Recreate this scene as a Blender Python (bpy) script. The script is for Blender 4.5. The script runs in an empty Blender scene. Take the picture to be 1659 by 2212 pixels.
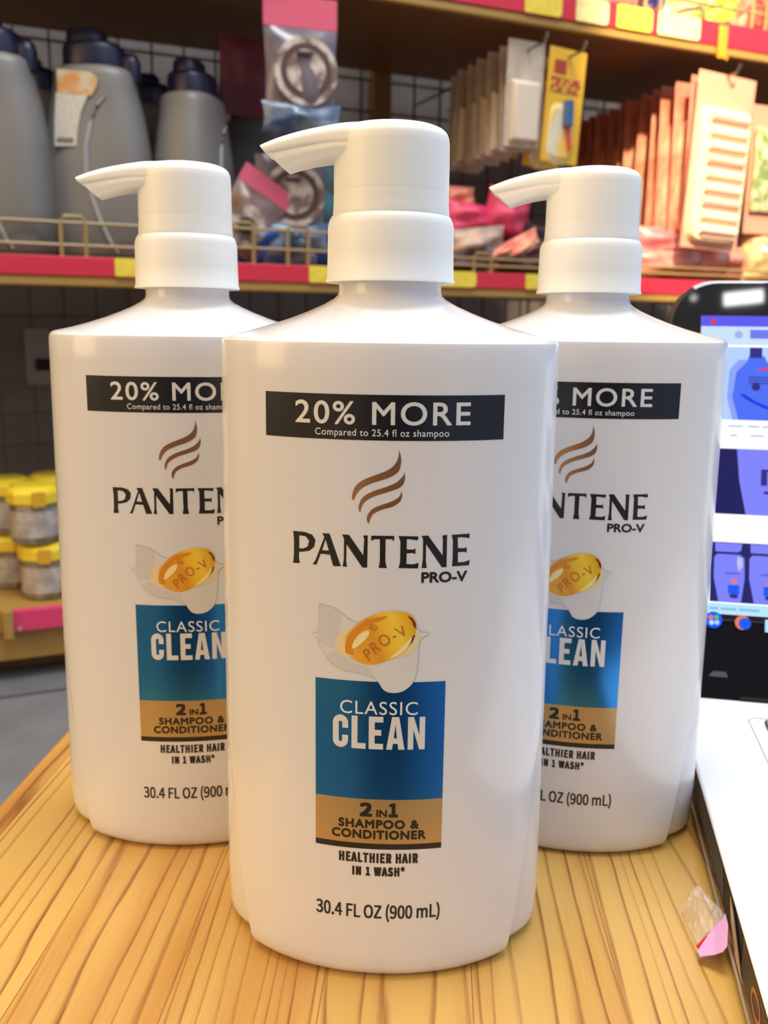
import bpy, bmesh, math, random, os
from mathutils import Vector, Matrix
random.seed(7)
PI = math.pi
C = bpy.context.scene.collection
Z0 = 0.245                      # height of the table top above the shop floor
FPX, PITCH, ROLL, CAMH = 1979.76, .2019, .0128, .2047

# ------------------------------------------------------------------ camera
cp, sp, cr, sr = math.cos(PITCH), math.sin(PITCH), math.cos(ROLL), math.sin(ROLL)
Fv, Rv, Uv = Vector((0, cp, -sp)), Vector((1, 0, 0)), Vector((0, sp, cp))
CAM = Vector((0, 0, CAMH + Z0))
xa = Rv * cr + Uv * sr
ya = -Rv * sr + Uv * cr
cam_d = bpy.data.cameras.new('camera'); cam = bpy.data.objects.new('camera', cam_d); C.objects.link(cam)
M = Matrix((xa, ya, -Fv)).transposed().to_4x4(); M.translation = CAM
cam.matrix_world = M
cam_d.sensor_fit = 'VERTICAL'; cam_d.sensor_height = 4.8; cam_d.sensor_width = 3.6
cam_d.lens = FPX / 2212 * 4.8
cam_d.clip_start = .01; cam_d.clip_end = 20
cam_d.dof.use_dof = True; cam_d.dof.focus_distance = .278; cam_d.dof.aperture_fstop = 2.4
bpy.context.scene.camera = cam

def ray(x, y):                   # photograph pixel -> viewing direction
    dx, dy = x - 829.5, y - 1106
    u = dx * cr + dy * sr; v = -dx * sr + dy * cr
    return Fv + Rv * (u / FPX) - Uv * (v / FPX)

# ------------------------------------------------------------------ helpers
def tag(o, label=None, cat=None, group=None, kind=None):
    if label: o['label'] = label
    if cat: o['category'] = cat
    if group: o['group'] = group
    if kind: o['kind'] = kind
    return o
def empty(name, loc=(0, 0, 0), rz=0, label=None, cat=None, group=None, rot=None):
    o = bpy.data.objects.new(name, None); C.objects.link(o); o.empty_display_size = .02
    o.location = loc; o.rotation_euler = rot if rot else (0, 0, rz)
    return tag(o, label, cat, group)
class MB:
    def __init__(s): s.v = []; s.f = []
    def add(s, vs, fs):
        n = len(s.v); s.v += [tuple(v) for v in vs]; s.f += [tuple(i + n for i in f) for f in fs]; return s
    def box(s, x0, x1, y0, y1, z0, z1):
        return s.add([(x, y, z) for z in (z0, z1) for y in (y0, y1) for x in (x0, x1)],
                     [(0, 2, 3, 1), (4, 5, 7, 6), (0, 1, 5, 4), (2, 6, 7, 3), (0, 4, 6, 2), (1, 3, 7, 5)])
    def rings(s, rs, cap0=True, cap1=True, closed=True):
        n = len(rs[0]); b = len(s.v); fs = []
        for r in rs: s.v += [tuple(p) for p in r]
        for i in range(len(rs) - 1):
            for j in range(n if closed else n - 1):
                k = (j + 1) % n
                fs.append((b + i * n + j, b + i * n + k, b + (i + 1) * n + k, b + (i + 1) * n + j))
        if cap0: fs.append(tuple(b + j for j in reversed(range(n))))
        if cap1: fs.append(tuple(b + (len(rs) - 1) * n + j for j in range(n)))
        s.f += fs; return s
    def lathe(s, prof, n=64, cx=0, cy=0, cz=0, sx=1, sy=1, cap=True):
        return s.rings([[(cx + r * sx * math.cos(2 * PI * j / n), cy + r * sy * math.sin(2 * PI * j / n), cz + z) for j in range(n)] for r, z in prof], cap, cap)
    def tube(s, pts, r, n=8, closed=False):
        pts = [Vector(p) for p in pts]; rs = []
        for i, p in enumerate(pts):
            a = pts[(i - 1) % len(pts)] if (closed or i) else pts[0]; b_ = pts[(i + 1) % len(pts)] if (closed or i < len(pts) - 1) else pts[-1]
            t = (b_ - a).normalized(); q = Vector((0, 0, 1)) if abs(t.z) < .9 else Vector((1, 0, 0))
            e = t.cross(q).normalized(); g = t.cross(e)
            rr = r[i] if isinstance(r, (list, tuple)) else r
            rs.append([p + e * rr * math.cos(2 * PI * j / n) + g * rr * math.sin(2 * PI * j / n) for j in range(n)])
        if closed: rs.append(rs[0])
        return s.rings(rs, not closed, not closed)
    def mesh(s, name):
        m = bpy.data.meshes.new(name); m.from_pydata(s.v, [], s.f); m.update()
        bm = bmesh.new(); bm.from_mesh(m); bmesh.ops.recalc_face_normals(bm, faces=bm.faces); bm.to_mesh(m); bm.free()
        return m
    def build(s, name, mat, parent=None, smooth=True, ang=35, bevel=0, seg=2, loc=None, rz=0):
        m = s.mesh(name); m.materials.append(mat)
        o = bpy.data.objects.new(name, m); C.objects.link(o)
        if parent: o.parent = parent
        if loc: o.location = loc
        if rz: o.rotation_euler.z = rz
        if bevel:
            b = o.modifiers.new('bevel', 'BEVEL'); b.width = bevel; b.segments = seg; b.limit_method = 'ANGLE'; b.angle_limit = math.radians(40)
        if smooth: shade(m, ang)
        global LAST
        LAST = o
        return o
def shade(m, ang=35):
    m.polygons.foreach_set('use_smooth', [True] * len(m.polygons))
    m.set_sharp_from_angle(angle=math.radians(ang)); m.update()
def kids(o): return list(o.children)
def copy_tree(o, parent=None):
    c = o.copy(); C.objects.link(c); c.parent = parent
    for ch in kids(o): copy_tree(ch, c)
    return c
def superring(a, b, z, n=48, p=2.0, cx=0, cy=0):
    out = []
    for j in range(n):
        t = 2 * PI * j / n; c, s_ = math.cos(t), math.sin(t)
        out.append((cx + a * math.copysign(abs(c) ** (2 / p), c), cy + b * math.copysign(abs(s_) ** (2 / p), s_), z))
    return out

# ------------------------------------------------------------------ materials
def mat(name, col, rough=.5, metal=0, spec=.5, coat=0, sss=0, trans=0, alpha=1, emit=None, es=1, bump=None, noise=None, sheen=0):
    m = bpy.data.materials.new(name); m.use_nodes = True
    nt = m.node_tree; b = nt.nodes['Principled BSDF']; I = b.inputs
    I['Base Color'].default_value = (*col, 1); I['Roughness'].default_value = rough; I['Metallic'].default_value = metal
    I['Specular IOR Level'].default_value = spec; I['Coat Weight'].default_value = coat; I['Coat Roughness'].default_value = .08
    I['Subsurface Weight'].default_value = sss; I['Subsurface Scale'].default_value = .004; I['Subsurface Radius'].default_value = (1, .8, .6)
    I['Transmission Weight'].default_value = trans; I['Alpha'].default_value = alpha
    if emit: I['Emission Color'].default_value = (*emit, 1); I['Emission Strength'].default_value = es
    tc = None
    if bump or noise:
        tc = nt.nodes.new('ShaderNodeTexCoord')
    if noise:                      # (scale, other colour, contrast)
        n = nt.nodes.new('ShaderNodeTexNoise'); n.inputs['Scale'].default_value = noise[0]; n.inputs['Detail'].default_value = 3
        nt.links.new(tc.outputs['Object'], n.inputs['Vector'])
        r = nt.nodes.new('ShaderNodeValToRGB'); r.color_ramp.elements[0].position = .5 - noise[2]; r.color_ramp.elements[1].position = .5 + noise[2]
        r.color_ramp.elements[0].color = (*col, 1); r.color_ramp.elements[1].color = (*noise[1], 1)
        nt.links.new(n.outputs['Fac'], r.inputs['Fac']); nt.links.new(r.outputs['Color'], I['Base Color'])
    if bump:
        n = nt.nodes.new('ShaderNodeTexNoise'); n.inputs['Scale'].default_value = bump[0]; n.inputs['Detail'].default_value = 2
        nt.links.new(tc.outputs['Object'], n.inputs['Vector'])
        bp = nt.nodes.new('ShaderNodeBump'); bp.inputs['Strength'].default_value = bump[1]; bp.inputs['Distance'].default_value = bump[2]
        nt.links.new(n.outputs['Fac'], bp.inputs['Height']); nt.links.new(bp.outputs['Normal'], I['Normal'])
    return m
def S(r, g, b):                   # sRGB 0-255 -> linear
    f = lambda c: c / 255 / 12.92 if c / 255 <= .04045 else ((c / 255 + .055) / 1.055) ** 2.4
    return (f(r), f(g), f(b))

m_bottle = mat('bottle_plastic', (.76, .75, .76), rough=.22, coat=.4, sss=.1)
m_pump = mat('pump_plastic', (.95, .94, .87), rough=.36, sss=.35, bump=(900, .05, .0002))
m_cap = mat('collar_plastic', (.95, .95, .89), rough=.4, sss=.35)
m_black = mat('black_print', S(26, 26, 34), rough=.25)
m_text = mat('dark_print', S(30, 28, 26), rough=.35)
m_silver = mat('pale_print', (.78, .78, .76), rough=.35, metal=.15)
m_blue = mat('blue_foil', (.035, .22, .60), rough=.2, metal=.92)
m_gold = mat('gold_foil', (.52, .36, .16), rough=.3, metal=.6)
m_copper = mat('copper_foil', (.52, .26, .12), rough=.28, metal=.8)
m_white = mat('white_print', (.82, .82, .82), rough=.35)
m_splash = mat('splash_print', (.72, .70, .68), rough=.3)
m_splash2 = mat('splash_shade_print', (.50, .48, .46), rough=.3)
m_splash1 = mat('splash_tone_print', (.645, .625, .61), rough=.3)
m_cap_y = mat('capsule_yellow_print', (.90, .55, .03), rough=.25)
def capsule_mat():
    m = mat('capsule_yellow_print', (.90, .55, .03), rough=.25); nt = m.node_tree
    tc = nt.nodes.new('ShaderNodeTexCoord'); sx = nt.nodes.new('ShaderNodeSeparateXYZ'); nt.links.new(tc.outputs['Object'], sx.inputs[0])
    a = nt.nodes.new('ShaderNodeMath'); a.operation = 'MULTIPLY'; a.inputs[1].default_value = .35; nt.links.new(sx.outputs[2], a.inputs[0])
    b = nt.nodes.new('ShaderNodeMath'); b.operation = 'ADD'; nt.links.new(sx.outputs[0], b.inputs[0]); nt.links.new(a.outputs[0], b.inputs[1])
    mr = nt.nodes.new('ShaderNodeMapRange'); mr.inputs[1].default_value = .028; mr.inputs[2].default_value = .0505; nt.links.new(b.outputs[0], mr.inputs[0])
    r = nt.nodes.new('ShaderNodeValToRGB'); e = r.color_ramp.elements; e[0].position = 0; e[0].color = (.95, .72, .25, 1); e[1].position = 1; e[1].color = (.80, .42, .02, 1)
    for p, c in ((.10, (.86, .40, .04)), (.30, (.80, .38, .03)), (.45, (.78, .33, .03)), (.62, (.92, .56, .04)), (.80, (.95, .66, .06))):
        q = e.new(p); q.color = (*c, 1)
    nt.links.new(mr.outputs[0], r.inputs['Fac']); nt.links.new(r.outputs['Color'], nt.nodes['Principled BSDF'].inputs['Base Color']); return m
m_cap_y = capsule_mat()
m_cap_o = mat('capsule_orange_print', (.72, .27, .02), rough=.25)
m_cap_h = mat('capsule_highlight_print', (.95, .80, .38), rough=.25)
m_cap_r = mat('capsule_red_print', (.20, .03, .01), rough=.25)
m_cap_t = mat('capsule_amber_print', (.55, .17, .02), rough=.25)

# pine strip board
def wood_mat():
    m = bpy.data.materials.new('pine_wood'); m.use_nodes = True; nt = m.node_tree; N = nt.nodes; L = nt.links
    b = N['Principled BSDF']; b.inputs['Roughness'].default_value = .28; b.inputs['Coat Weight'].default_value = .25; b.inputs['Coat Roughness'].default_value = .12
    tc = N.new('ShaderNodeTexCoord'); sx = N.new('ShaderNodeSeparateXYZ'); L.new(tc.outputs['Object'], sx.inputs[0])
    def mt(op, a, b_=None, c=None):
        n = N.new('ShaderNodeMath'); n.operation = op
        for i, q in enumerate((a, b_, c)):
            if q is None: continue
            if isinstance(q, (int, float)): n.inputs[i].default_value = q
            else: L.new(q, n.inputs[i])
        return n.outputs[0]
    X, Y = sx.outputs[0], sx.outputs[1]
    bx = mt('DIVIDE', mt('ADD', X, 1.0185), .047); bi = mt('FLOOR', bx); bf = mt('FRACT', bx)
    zig = mt('MULTIPLY', mt('PINGPONG', X, .003), 4.5)
    wn0 = N.new('ShaderNodeTexWhiteNoise'); wn0.noise_dimensions = '1D'; L.new(bi, wn0.inputs['W'])
    seg = mt('FLOOR', mt('DIVIDE', mt('ADD', mt('ADD', Y, zig), mt('ADD', mt('MULTIPLY', wn0.outputs['Value'], .8), 4.0)), .8))
    idn = mt('ADD', mt('MULTIPLY', bi, 7.31), mt('MULTIPLY', seg, 3.17))
    wn = N.new('ShaderNodeTexWhiteNoise'); wn.noise_dimensions = '1D'; L.new(idn, wn.inputs['W'])
    wn2 = N.new('ShaderNodeTexWhiteNoise'); wn2.noise_dimensions = '1D'; L.new(mt('ADD', idn, 41.7), wn2.inputs['W'])
    cv = N.new('ShaderNodeCombineXYZ'); L.new(mt('MULTIPLY', X, 14), cv.inputs[0]); L.new(mt('MULTIPLY', Y, 1.6), cv.inputs[1]); L.new(mt('MULTIPLY', idn, 1.9), cv.inputs[2])
    n1 = N.new('ShaderNodeTexNoise'); n1.inputs['Scale'].default_value = 1; n1.inputs['Detail'].default_value = 2.5; L.new(cv.outputs[0], n1.inputs['Vector'])
    cv2 = N.new('ShaderNodeCombineXYZ'); L.new(mt('MULTIPLY', X, 90), cv2.inputs[0]); L.new(mt('MULTIPLY', Y, 14), cv2.inputs[1]); L.new(idn, cv2.inputs[2])
    n2 = N.new('ShaderNodeTexNoise'); n2.inputs['Scale'].default_value = 1; n2.inputs['Detail'].default_value = 3; L.new(cv2.outputs[0], n2.inputs['Vector'])
    cv4 = N.new('ShaderNodeCombineXYZ'); L.new(mt('MULTIPLY', X, 60), cv4.inputs[0]); L.new(mt('MULTIPLY', Y, .8), cv4.inputs[1]); L.new(mt('ADD', idn, 3.3), cv4.inputs[2])
    n4 = N.new('ShaderNodeTexNoise'); n4.inputs['Scale'].default_value = 1; n4.inputs['Detail'].default_value = 1; L.new(cv4.outputs[0], n4.inputs['Vector'])
    cv5 = N.new('ShaderNodeCombineXYZ'); L.new(mt('MULTIPLY', X, 900), cv5.inputs[0]); L.new(mt('MULTIPLY', Y, 35), cv5.inputs[1])
    n5 = N.new('ShaderNodeTexNoise'); n5.inputs['Scale'].default_value = 1; n5.inputs['Detail'].default_value = 2; L.new(cv5.outputs[0], n5.inputs['Vector'])
    freq = mt('ADD', 105, mt('MULTIPLY', wn2.outputs['Value'], 110))
    ph = mt('ADD', mt('MULTIPLY', X, freq), mt('ADD', mt('ADD', mt('MULTIPLY', n1.outputs['Fac'], 7.0), mt('MULTIPLY', n4.outputs['Fac'], 3.0)), mt('ADD', mt('MULTIPLY', n2.outputs['Fac'], .45), mt('MULTIPLY', wn.outputs['Value'], 9))))
    fr = mt('FRACT', ph)
    r = N.new('ShaderNodeValToRGB'); e = r.color_ramp.elements
    e[0].position = 0; e[0].color = (0, 0, 0, 1); e[1].position = 1; e[1].color = (0.0, 0, 0, 1)
    for p, v in ((.45, .02), (.74, .12), (.86, .75), (.91, 1.0), (.955, .55)):
        q = e.new(p); q.color = (v, v, v, 1)
    L.new(fr, r.inputs['Fac'])
    wn3 = N.new('ShaderNodeTexWhiteNoise'); wn3.noise_dimensions = '1D'; L.new(mt('FLOOR', ph), wn3.inputs['W'])
    amt = mt('MULTIPLY', r.outputs['Color'], mt('MULTIPLY', mt('ADD', .42, mt('MULTIPLY', wn3.outputs['Value'], .58)), mt('ADD', .45, mt('MULTIPLY', n5.outputs['Fac'], 1.1))))
    # broad honey-coloured zones
    base = N.new('ShaderNodeMix'); base.data_type = 'RGBA'
    cv3 = N.new('ShaderNodeCombineXYZ'); L.new(mt('MULTIPLY', X, 38), cv3.inputs[0]); L.new(mt('MULTIPLY', Y, 3), cv3.inputs[1]); L.new(mt('ADD', idn, 9), cv3.inputs[2])
    n3 = N.new('ShaderNodeTexNoise'); n3.inputs['Scale'].default_value = 1; L.new(cv3.outputs[0], n3.inputs['Vector'])
    zf = mt('ADD', mt('MULTIPLY', mt('SUBTRACT', n3.outputs['Fac'], .40), 2.6), mt('ADD', mt('MULTIPLY', mt('SUBTRACT', wn.outputs['Value'], .5), 1.0), mt('MULTIPLY', mt('SUBTRACT', n5.outputs['Fac'], .5), .5))); zc = N.new('ShaderNodeClamp'); L.new(zf, zc.inputs[0])
    L.new(zc.outputs[0], base.inputs[0]); base.inputs[6].default_value = (.61, .365, .092, 1); base.inputs[7].default_value = (.48, .205, .038, 1)
    mx = N.new('ShaderNodeMix'); mx.data_type = 'RGBA'; L.new(amt, mx.inputs[0]); L.new(base.outputs[2], mx.inputs[6]); mx.inputs[7].default_value = (.24, .075, .012, 1)
    # glued joints
    jl = mt('LESS_THAN', mt('ABSOLUTE', mt('SUBTRACT', bf, .5)), .4955); jm = N.new('ShaderNodeMix'); jm.data_type = 'RGBA'
    L.new(jl, jm.inputs[0]); jm.inputs[6].default_value = (.34, .14, .03, 1); L.new(mx.outputs[2], jm.inputs[7])
    L.new(jm.outputs[2], b.inputs['Base Color'])
    return m
m_wood = wood_mat()
m_shelfwood = mat('shelf_brown', S(142, 104, 62), rough=.5, noise=(6, S(122, 88, 50), .3))
m_shelfcream = mat('shelf_ochre', S(168, 130, 60), rough=.45)
m_wire = mat('grid_wire', S(92, 70, 50), rough=.5)
m_guard = mat('guard_wire', S(150, 128, 78), rough=.45)
m_red = mat('red_rail', S(206, 42, 62), rough=.4)
m_yel = mat('yellow_label', S(240, 214, 70), rough=.5, noise=(90, S(232, 200, 60), .1))
m_cream = mat('cream_label', S(246, 238, 170), rough=.5, noise=(120, S(236, 222, 140), .1))
m_pink = mat('pink_rail', S(214, 60, 104), rough=.4)

# ------------------------------------------------------------------ table
T_ROT = -math.radians(3.2)
tab = empty('wooden_table', (0, 0, Z0), T_ROT, 'low pine table with wide strip grain carrying the three white bottles and the laptop', 'table')
tl = -.184
tb = MB().box(tl, .75, .165, .62, -.022, 0).build('tabletop', m_wood, tab, bevel=.0015)
for x in (tl + .04, .70):
    for y in (.21, .57): MB().box(x - .02, x + .02, y - .02, y + .02, -Z0, -.022).build('leg', m_wood, tab, bevel=.002)

# ------------------------------------------------------------------ bottle
def bA(z): return .0525 + .0017 * (1 - z / .2)
def bB(z): return .0340 + .0013 * (1 - z / .2)
def body_ring(a, b, xc, rec, z, n1=26, n2=12):
    fc = math.acos(min(.9995, xc / a)); q = []
    for i in range(n1 + 1):                        # from front centre to crease
        t = PI / 2 - (PI / 2 - fc) * i / n1; q.append((a * math.cos(t), b * math.sin(t)))
    fl = max(.02, fc - .02)
    for i in range(n2 + 1):
        t = fl * (1 - i / n2); q.append((a * math.cos(t), b * math.sin(t) * (1 - rec)))
    r = []
    r += [(x, -y, z) for x, y in q]                                   # front right
    r += [(x, y, z) for x, y in reversed(q[:-1])]                     # back right
    r += [(-x, y, z) for x, y in q[1:]]                               # back left
    r += [(-x, -y, z) for x, y in reversed(q[1:-1])]                  # front left
    return r
rs = []
for z, ins in ((0.0004, .0052), (.0001, .0042), (.0009, .0021), (.0024, .0008), (.0045, 0.0001), (.008, 0), (.014, 0), (.02, 0), (.027, 0), (.034, 0), (.042, 0), (.05, 0), (.057, 0), (.064, 0), (.071, 0), (.078, 0), (.10, 0), (.13, 0), (.16, 0), (.19, 0), (.1982, .0000), (.1996, .0003), (.2006, .0012), (.2011, .0026)):
    k = max(0, 1 - z / .078)
    xc = .0418 + (.0520 - .0418) * (1 - k) ** .85; rec = .27 * k ** .7 if k > 0 else 0
    lob = .0035 * max(0, 1 - z / .022) ** 2         # side lobes curl in at the foot
    rs.append(body_ring(bA(z) - ins - lob * .3, bB(z) - ins, xc - ins * .6, rec, z))
def lerp(a, b, t): return a + (b - a) * t
NR = len(rs[0])
top0 = rs[-1]
for t, zz in ((.06, .2015), (.18, .2024), (.36, .2041), (.55, .2062), (.72, .2084), (.86, .2105), (.95, .2122), (.99, .2134), (1.0, .2145), (1.0, .2185)):
    ring = []
    for x, y, z in top0:
        an = math.atan2(y / .0314, x / .0499); cx, cy = .0158 * math.cos(an), .0158 * math.sin(an)
        ring.append((lerp(x, cx, t), lerp(y, cy, t), zz))
    rs.append(ring)

bot = empty('shampoo_bottle', (.001, .2913, Z0), -.045, 'front white pump bottle, nearest the camera, its whole label in view', 'shampoo bottle', 'white pump shampoo bottles on the table')
body = MB().rings(rs).build('bottle_body', m_bottle, bot, ang=28)

# pump collar
prof = [(.0165, .2172), (.0198, .2171), (.0198, .2178), (.0194, .2184), (.0192, .2255), (.0191, .2335), (.0188, .2350), (.0181, .2364), (.0174, .2366), (.0166, .2360)]
n = 240; crs = []
for i, (r, z) in enumerate(prof):
    kn = .00006 if 3 <= i <= 5 else 0
    crs.append([((r + (kn if j % 2 else -kn)) * math.cos(2 * PI * j / n), (r + (kn if j % 2 else -kn)) * math.sin(2 * PI * j / n), z) for j in range(n)])
MB().rings(crs).build('pump_collar', m_cap, bot, ang=50)
# pump head: button cylinder with a gently domed top
hp = [(.0160, .2362), (.0176, .2362), (.0177, .2368), (.0175, .2400), (.01745, .2428), (.01738, .2430), (.01738, .2433), (.01745, .2435), (.0174, .2520), (.0173, .2574), (.0171, .2590), (.0165, .2603), (.0155, .2612), (.0138, .2619), (.0100, .2626), (.0050, .2629), (.0004, .2630)]
head = MB().lathe(hp, 96)
# spout shell
sec = []
NP = 20
for i in range(25):
    t = i / 24
    xt = lerp(-.004, -.0393, t); xb = lerp(-.004, -.0375, t)
    s_ = -xt
    ztop = .2628 - .0004 * (s_ / .0146) ** 2 if s_ < .0146 else .2624 - .0016 * ((s_ - .0146) / .0142) - .0028 * max(0, (s_ - .0146) / .0256) ** 3.0 - .0008 * ((s_ - .0146) / .0256)
    zbot = .2566 if -xb < .018 else .2566 - .0024 * ((-xb - .018) / .0195) ** 1.2
    w = .0128 - .0052 * min(1, max(0, (s_ - .012) / .028)) ** .8
    ring = []
    for j in range(NP + 1):                          # arch from left edge over the top to the right edge
        a = PI * j / NP; cx, cz = math.cos(a), math.sin(a)
        yy = w * math.copysign(abs(cx) ** .55, cx); hh = abs(cz) ** .5
        ring.append((lerp(xb, xt, hh), yy, lerp(zbot, ztop, hh)))
    for j in range(5):                               # hollow under side
        y = lerp(-w * .8, w * .8, j / 4); ring.append((xb, y, zbot))
    sec.append(ring)
head.rings(sec)
# outlet channel under the shell
ch = []
for i in range(17):
    t = i / 16; x = lerp(-.012, -.0312, t)
    zb = .2528 - .0035 * max(0, (t - .15) / .85) ** 1.7
    xt2 = lerp(-.012, -.0374, t)
    w = lerp(.0124, .0072, t)
    ring = []
    for j in range(16):
        a = 2 * PI * j / 16; cx, cz = math.cos(a), math.sin(a)
        yy = w * math.copysign(abs(cx) ** .6, cx); v = .5 + .5 * math.copysign(abs(cz) ** .6, cz)
        ring.append((lerp(x, xt2, v), yy, lerp(zb, lerp(.2580, .2546, t), v)))
    ch.append(ring)
head.rings(ch)
ph_ = head.build('pump_head', m_pump, bot, ang=42)
rm = ph_.modifiers.new('union', 'REMESH'); rm.mode = 'VOXEL'; rm.voxel_size = .0003; rm.use_smooth_shade = True
sm = ph_.modifiers.new('soften', 'SMOOTH'); sm.factor = .5; sm.iterations = 5

# ---- printed label pieces wrapped on the body
FONT = None
for base_ in {bpy.utils.resource_path('LOCAL'), bpy.utils.resource_path('SYSTEM')}:
    p_ = os.path.join(base_, 'datafiles', 'fonts', 'Noto Sans CJK Regular.woff2')
    if os.path.exists(p_) and FONT is None:
        try: FONT = bpy.data.fonts.load(p_)
        except Exception: FONT = None
def flat_polys(splines, smooth=False):
    cu = bpy.data.curves.new('print', 'CURVE'); cu.dimensions = '2D'; cu.fill_mode = 'BOTH'; cu.resolution_u = 6
    for pts in splines:
        if smooth:
            s_ = cu.splines.new('NURBS'); s_.points.add(len(pts) - 1)
            for q, p in zip(s_.points, pts): q.co = (p[0], p[1], 0, 1)
            s_.order_u = 3; s_.use_cyclic_u = True
        else:
            s_ = cu.splines.new('POLY'); s_.points.add(len(pts) - 1)
            for q, p in zip(s_.points, pts): q.co = (p[0], p[1], 0, 1)
            s_.use_cyclic_u = True
    return cu
def curve_mesh(cu):
    o = bpy.data.objects.new('tmp', cu); C.objects.link(o)
    dg = bpy.context.evaluated_depsgraph_get(); dg.update()
    m = bpy.data.meshes.new_from_object(o.evaluated_get(dg)); C.objects.unlink(o); bpy.data.objects.remove(o)
    return m
def text_mesh(body_, bold=0, space=1.0, cond=False):
    cu = bpy.data.curves.new('t', 'FONT'); cu.body = body_; cu.size = 1; cu.offset = bold; cu.space_character = space; cu.fill_mode = 'BOTH'; cu.resolution_u = 5
    if FONT and cond: cu.font = FONT
    return curve_mesh(cu)
def fit_box(m, x0, x1, z0, z1):
    xs = [v.co.x for v in m.vertices]; ys = [v.co.y for v in m.vertices]
    a, b, c, d = min(xs), max(xs), min(ys), max(ys)
    for v in m.vertices: v.co = (lerp(x0, x1, (v.co.x - a) / (b - a)), lerp(z0, z1, (v.co.y - c) / (d - c)), 0)
    return m
def wrap(ms, name, material, off, parent, step=1.2):   # flat meshes in mm -> thin print following the bottle front
    bm = bmesh.new(); lay = bm.verts.layers.float.new('lay')
    for m in ms:
        for k_, q in enumerate(m if isinstance(m, list) else [m]):
            n0 = len(bm.verts); bm.from_mesh(q); bm.verts.ensure_lookup_table()
            for v in bm.verts[n0:]: v[lay] = k_ * 2.5e-6
    xs = [v.co.x for v in bm.verts]; lo, hi = min(xs), max(xs)
    k = math.floor(lo / step) + 1
    while k * step < hi:
        bmesh.ops.bisect_plane(bm, geom=bm.verts[:] + bm.edges[:] + bm.faces[:], dist=1e-5, plane_co=(k * step, 0, 0), plane_no=(1, 0, 0)); k += 1
    for v in bm.verts:
        x, z = v.co.x / 1000, v.co.y / 1000
        a, b = bA(z), bB(z); s_ = math.sqrt(1 - (x / a) ** 2)
        nx, ny = x / a / a, -s_ / b; L_ = math.hypot(nx, ny)
        of = off + v[lay]; v.co = (x + nx / L_ * of, -b * s_ + ny / L_ * of, z)
    m = bpy.data.meshes.new(name); bm.to_mesh(m); bm.free(); m.materials.clear(); m.materials.append(material)
    m.polygons.foreach_set('use_smooth', [True] * len(m.polygons))
    # custom normals of the curved bottle wall
    nl = []
    for l in m.loops:
        v = m.vertices[l.vertex_index].co; a, b = bA(v.z), bB(v.z)
        nl.append(Vector((v.x / a / a, v.y / b / b, 0)).normalized())
    # face the outside
    for p in m.polygons:
        if p.normal.y > 0: p.flip()
    m.update(); m.normals_split_custom_set([Vector((m.vertices[l.vertex_index].co.x / bA(m.vertices[l.vertex_index].co.z) ** 2, m.vertices[l.vertex_index].co.y / bB(m.vertices[l.vertex_index].co.z) ** 2, 0)).normalized() for l in m.loops])
    o = bpy.data.objects.new(name, m); C.objects.link(o); o.parent = parent
    return o
def smooth_pts(p, n=4, corner=50):       # rounds an outline, keeping its real corners
    out = []; N_ = len(p); P = [Vector(q) for q in p]
    def sharp(i): return (P[i] - P[i - 1]).angle(P[(i + 1) % N_] - P[i]) > math.radians(corner)
    tg = [Vector((0, 0)) if sharp(i) else (P[(i + 1) % N_] - P[i - 1]) / 2 for i in range(N_)]
    for i in range(N_):
        a, b, ta, tb_ = P[i], P[(i + 1) % N_], tg[i], tg[(i + 1) % N_]
        if ta.length == 0: ta = (b - a) * .7
        if tb_.length == 0: tb_ = (b - a) * .7
        for k in range(n):
            t = k / n; out.append(tuple((2 * t ** 3 - 3 * t ** 2 + 1) * a + (t ** 3 - 2 * t ** 2 + t) * ta + (-2 * t ** 3 + 3 * t ** 2) * b + (t ** 3 - t ** 2) * tb_))
    return out
def rect(x0, x1, z0, z1): return curve_mesh(flat_polys([[(x0, z0), (x1, z0), (x1, z1), (x0, z1)]]))
def poly(*pts, smooth=False): return curve_mesh(flat_polys(pts, smooth))
class Layered(list): pass
def T(s, bx_, bold=0, space=1.0, cond=False):      # bold: stroke fattening in mm, drawn as shifted copies of the glyphs
    x0, x1, z0, z1 = bx_; r = max(0, bold)
    m = fit_box(text_mesh(s, 0, space, cond), x0 + r, x1 - r, z0 + r, z1 - r)
    out = Layered([m])
    if r:
        if cond: off = [(a * r, b * r * .85) for a in (-1, -.33, .33, 1) for b in (-1, 0, 1)]
        else: off = [(f_ * r * math.cos(2 * PI * k / n_ + .39), f_ * r * math.sin(2 * PI * k / n_ + .39)) for f_, n_ in ((1, 10), (.5, 5)) for k in range(n_)]
        for a, b in off:
            m2 = m.copy()
            for v in m2.vertices: v.co.x += a; v.co.y += b
            out.append(m2)
    return out
O1, O2, O3, O4 = .00006, .00012, .00018, .00024
ban = wrap([rect(-34.6, 34.4, 172.6, 185.4)], 'promotion_banner', m_black, O1, bot)
wrap([T('20% MORE', (-25.4, 24.6, 176.9, 183.5), .13, 1.14)], 'lettering', m_silver, O2, ban)
wrap([T('Compared to 25.4 fl oz shampoo', (-19.5, 18.6, 173.15, 175.75), .02, 1.08)], 'small_lettering', m_silver, O2, ban)
S1 = [(4.42, 170.23), (4.99, 168.63), (5.21, 166.55), (4.7, 164.23), (3.25, 162.82), (0.97, 161.71), (-2.71, 160.46), (-5.71, 158.97), (-7.42, 157.03), (-7.97, 155.73), (-8.44, 155.24), (-8.68, 155.7), (-8.55, 157.36), (-7.58, 159.51), (-5.5, 161.22), (-1.81, 162.82), (0.94, 163.94), (2.98, 165.37), (4.1, 167.0), (4.53, 168.76)]
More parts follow.
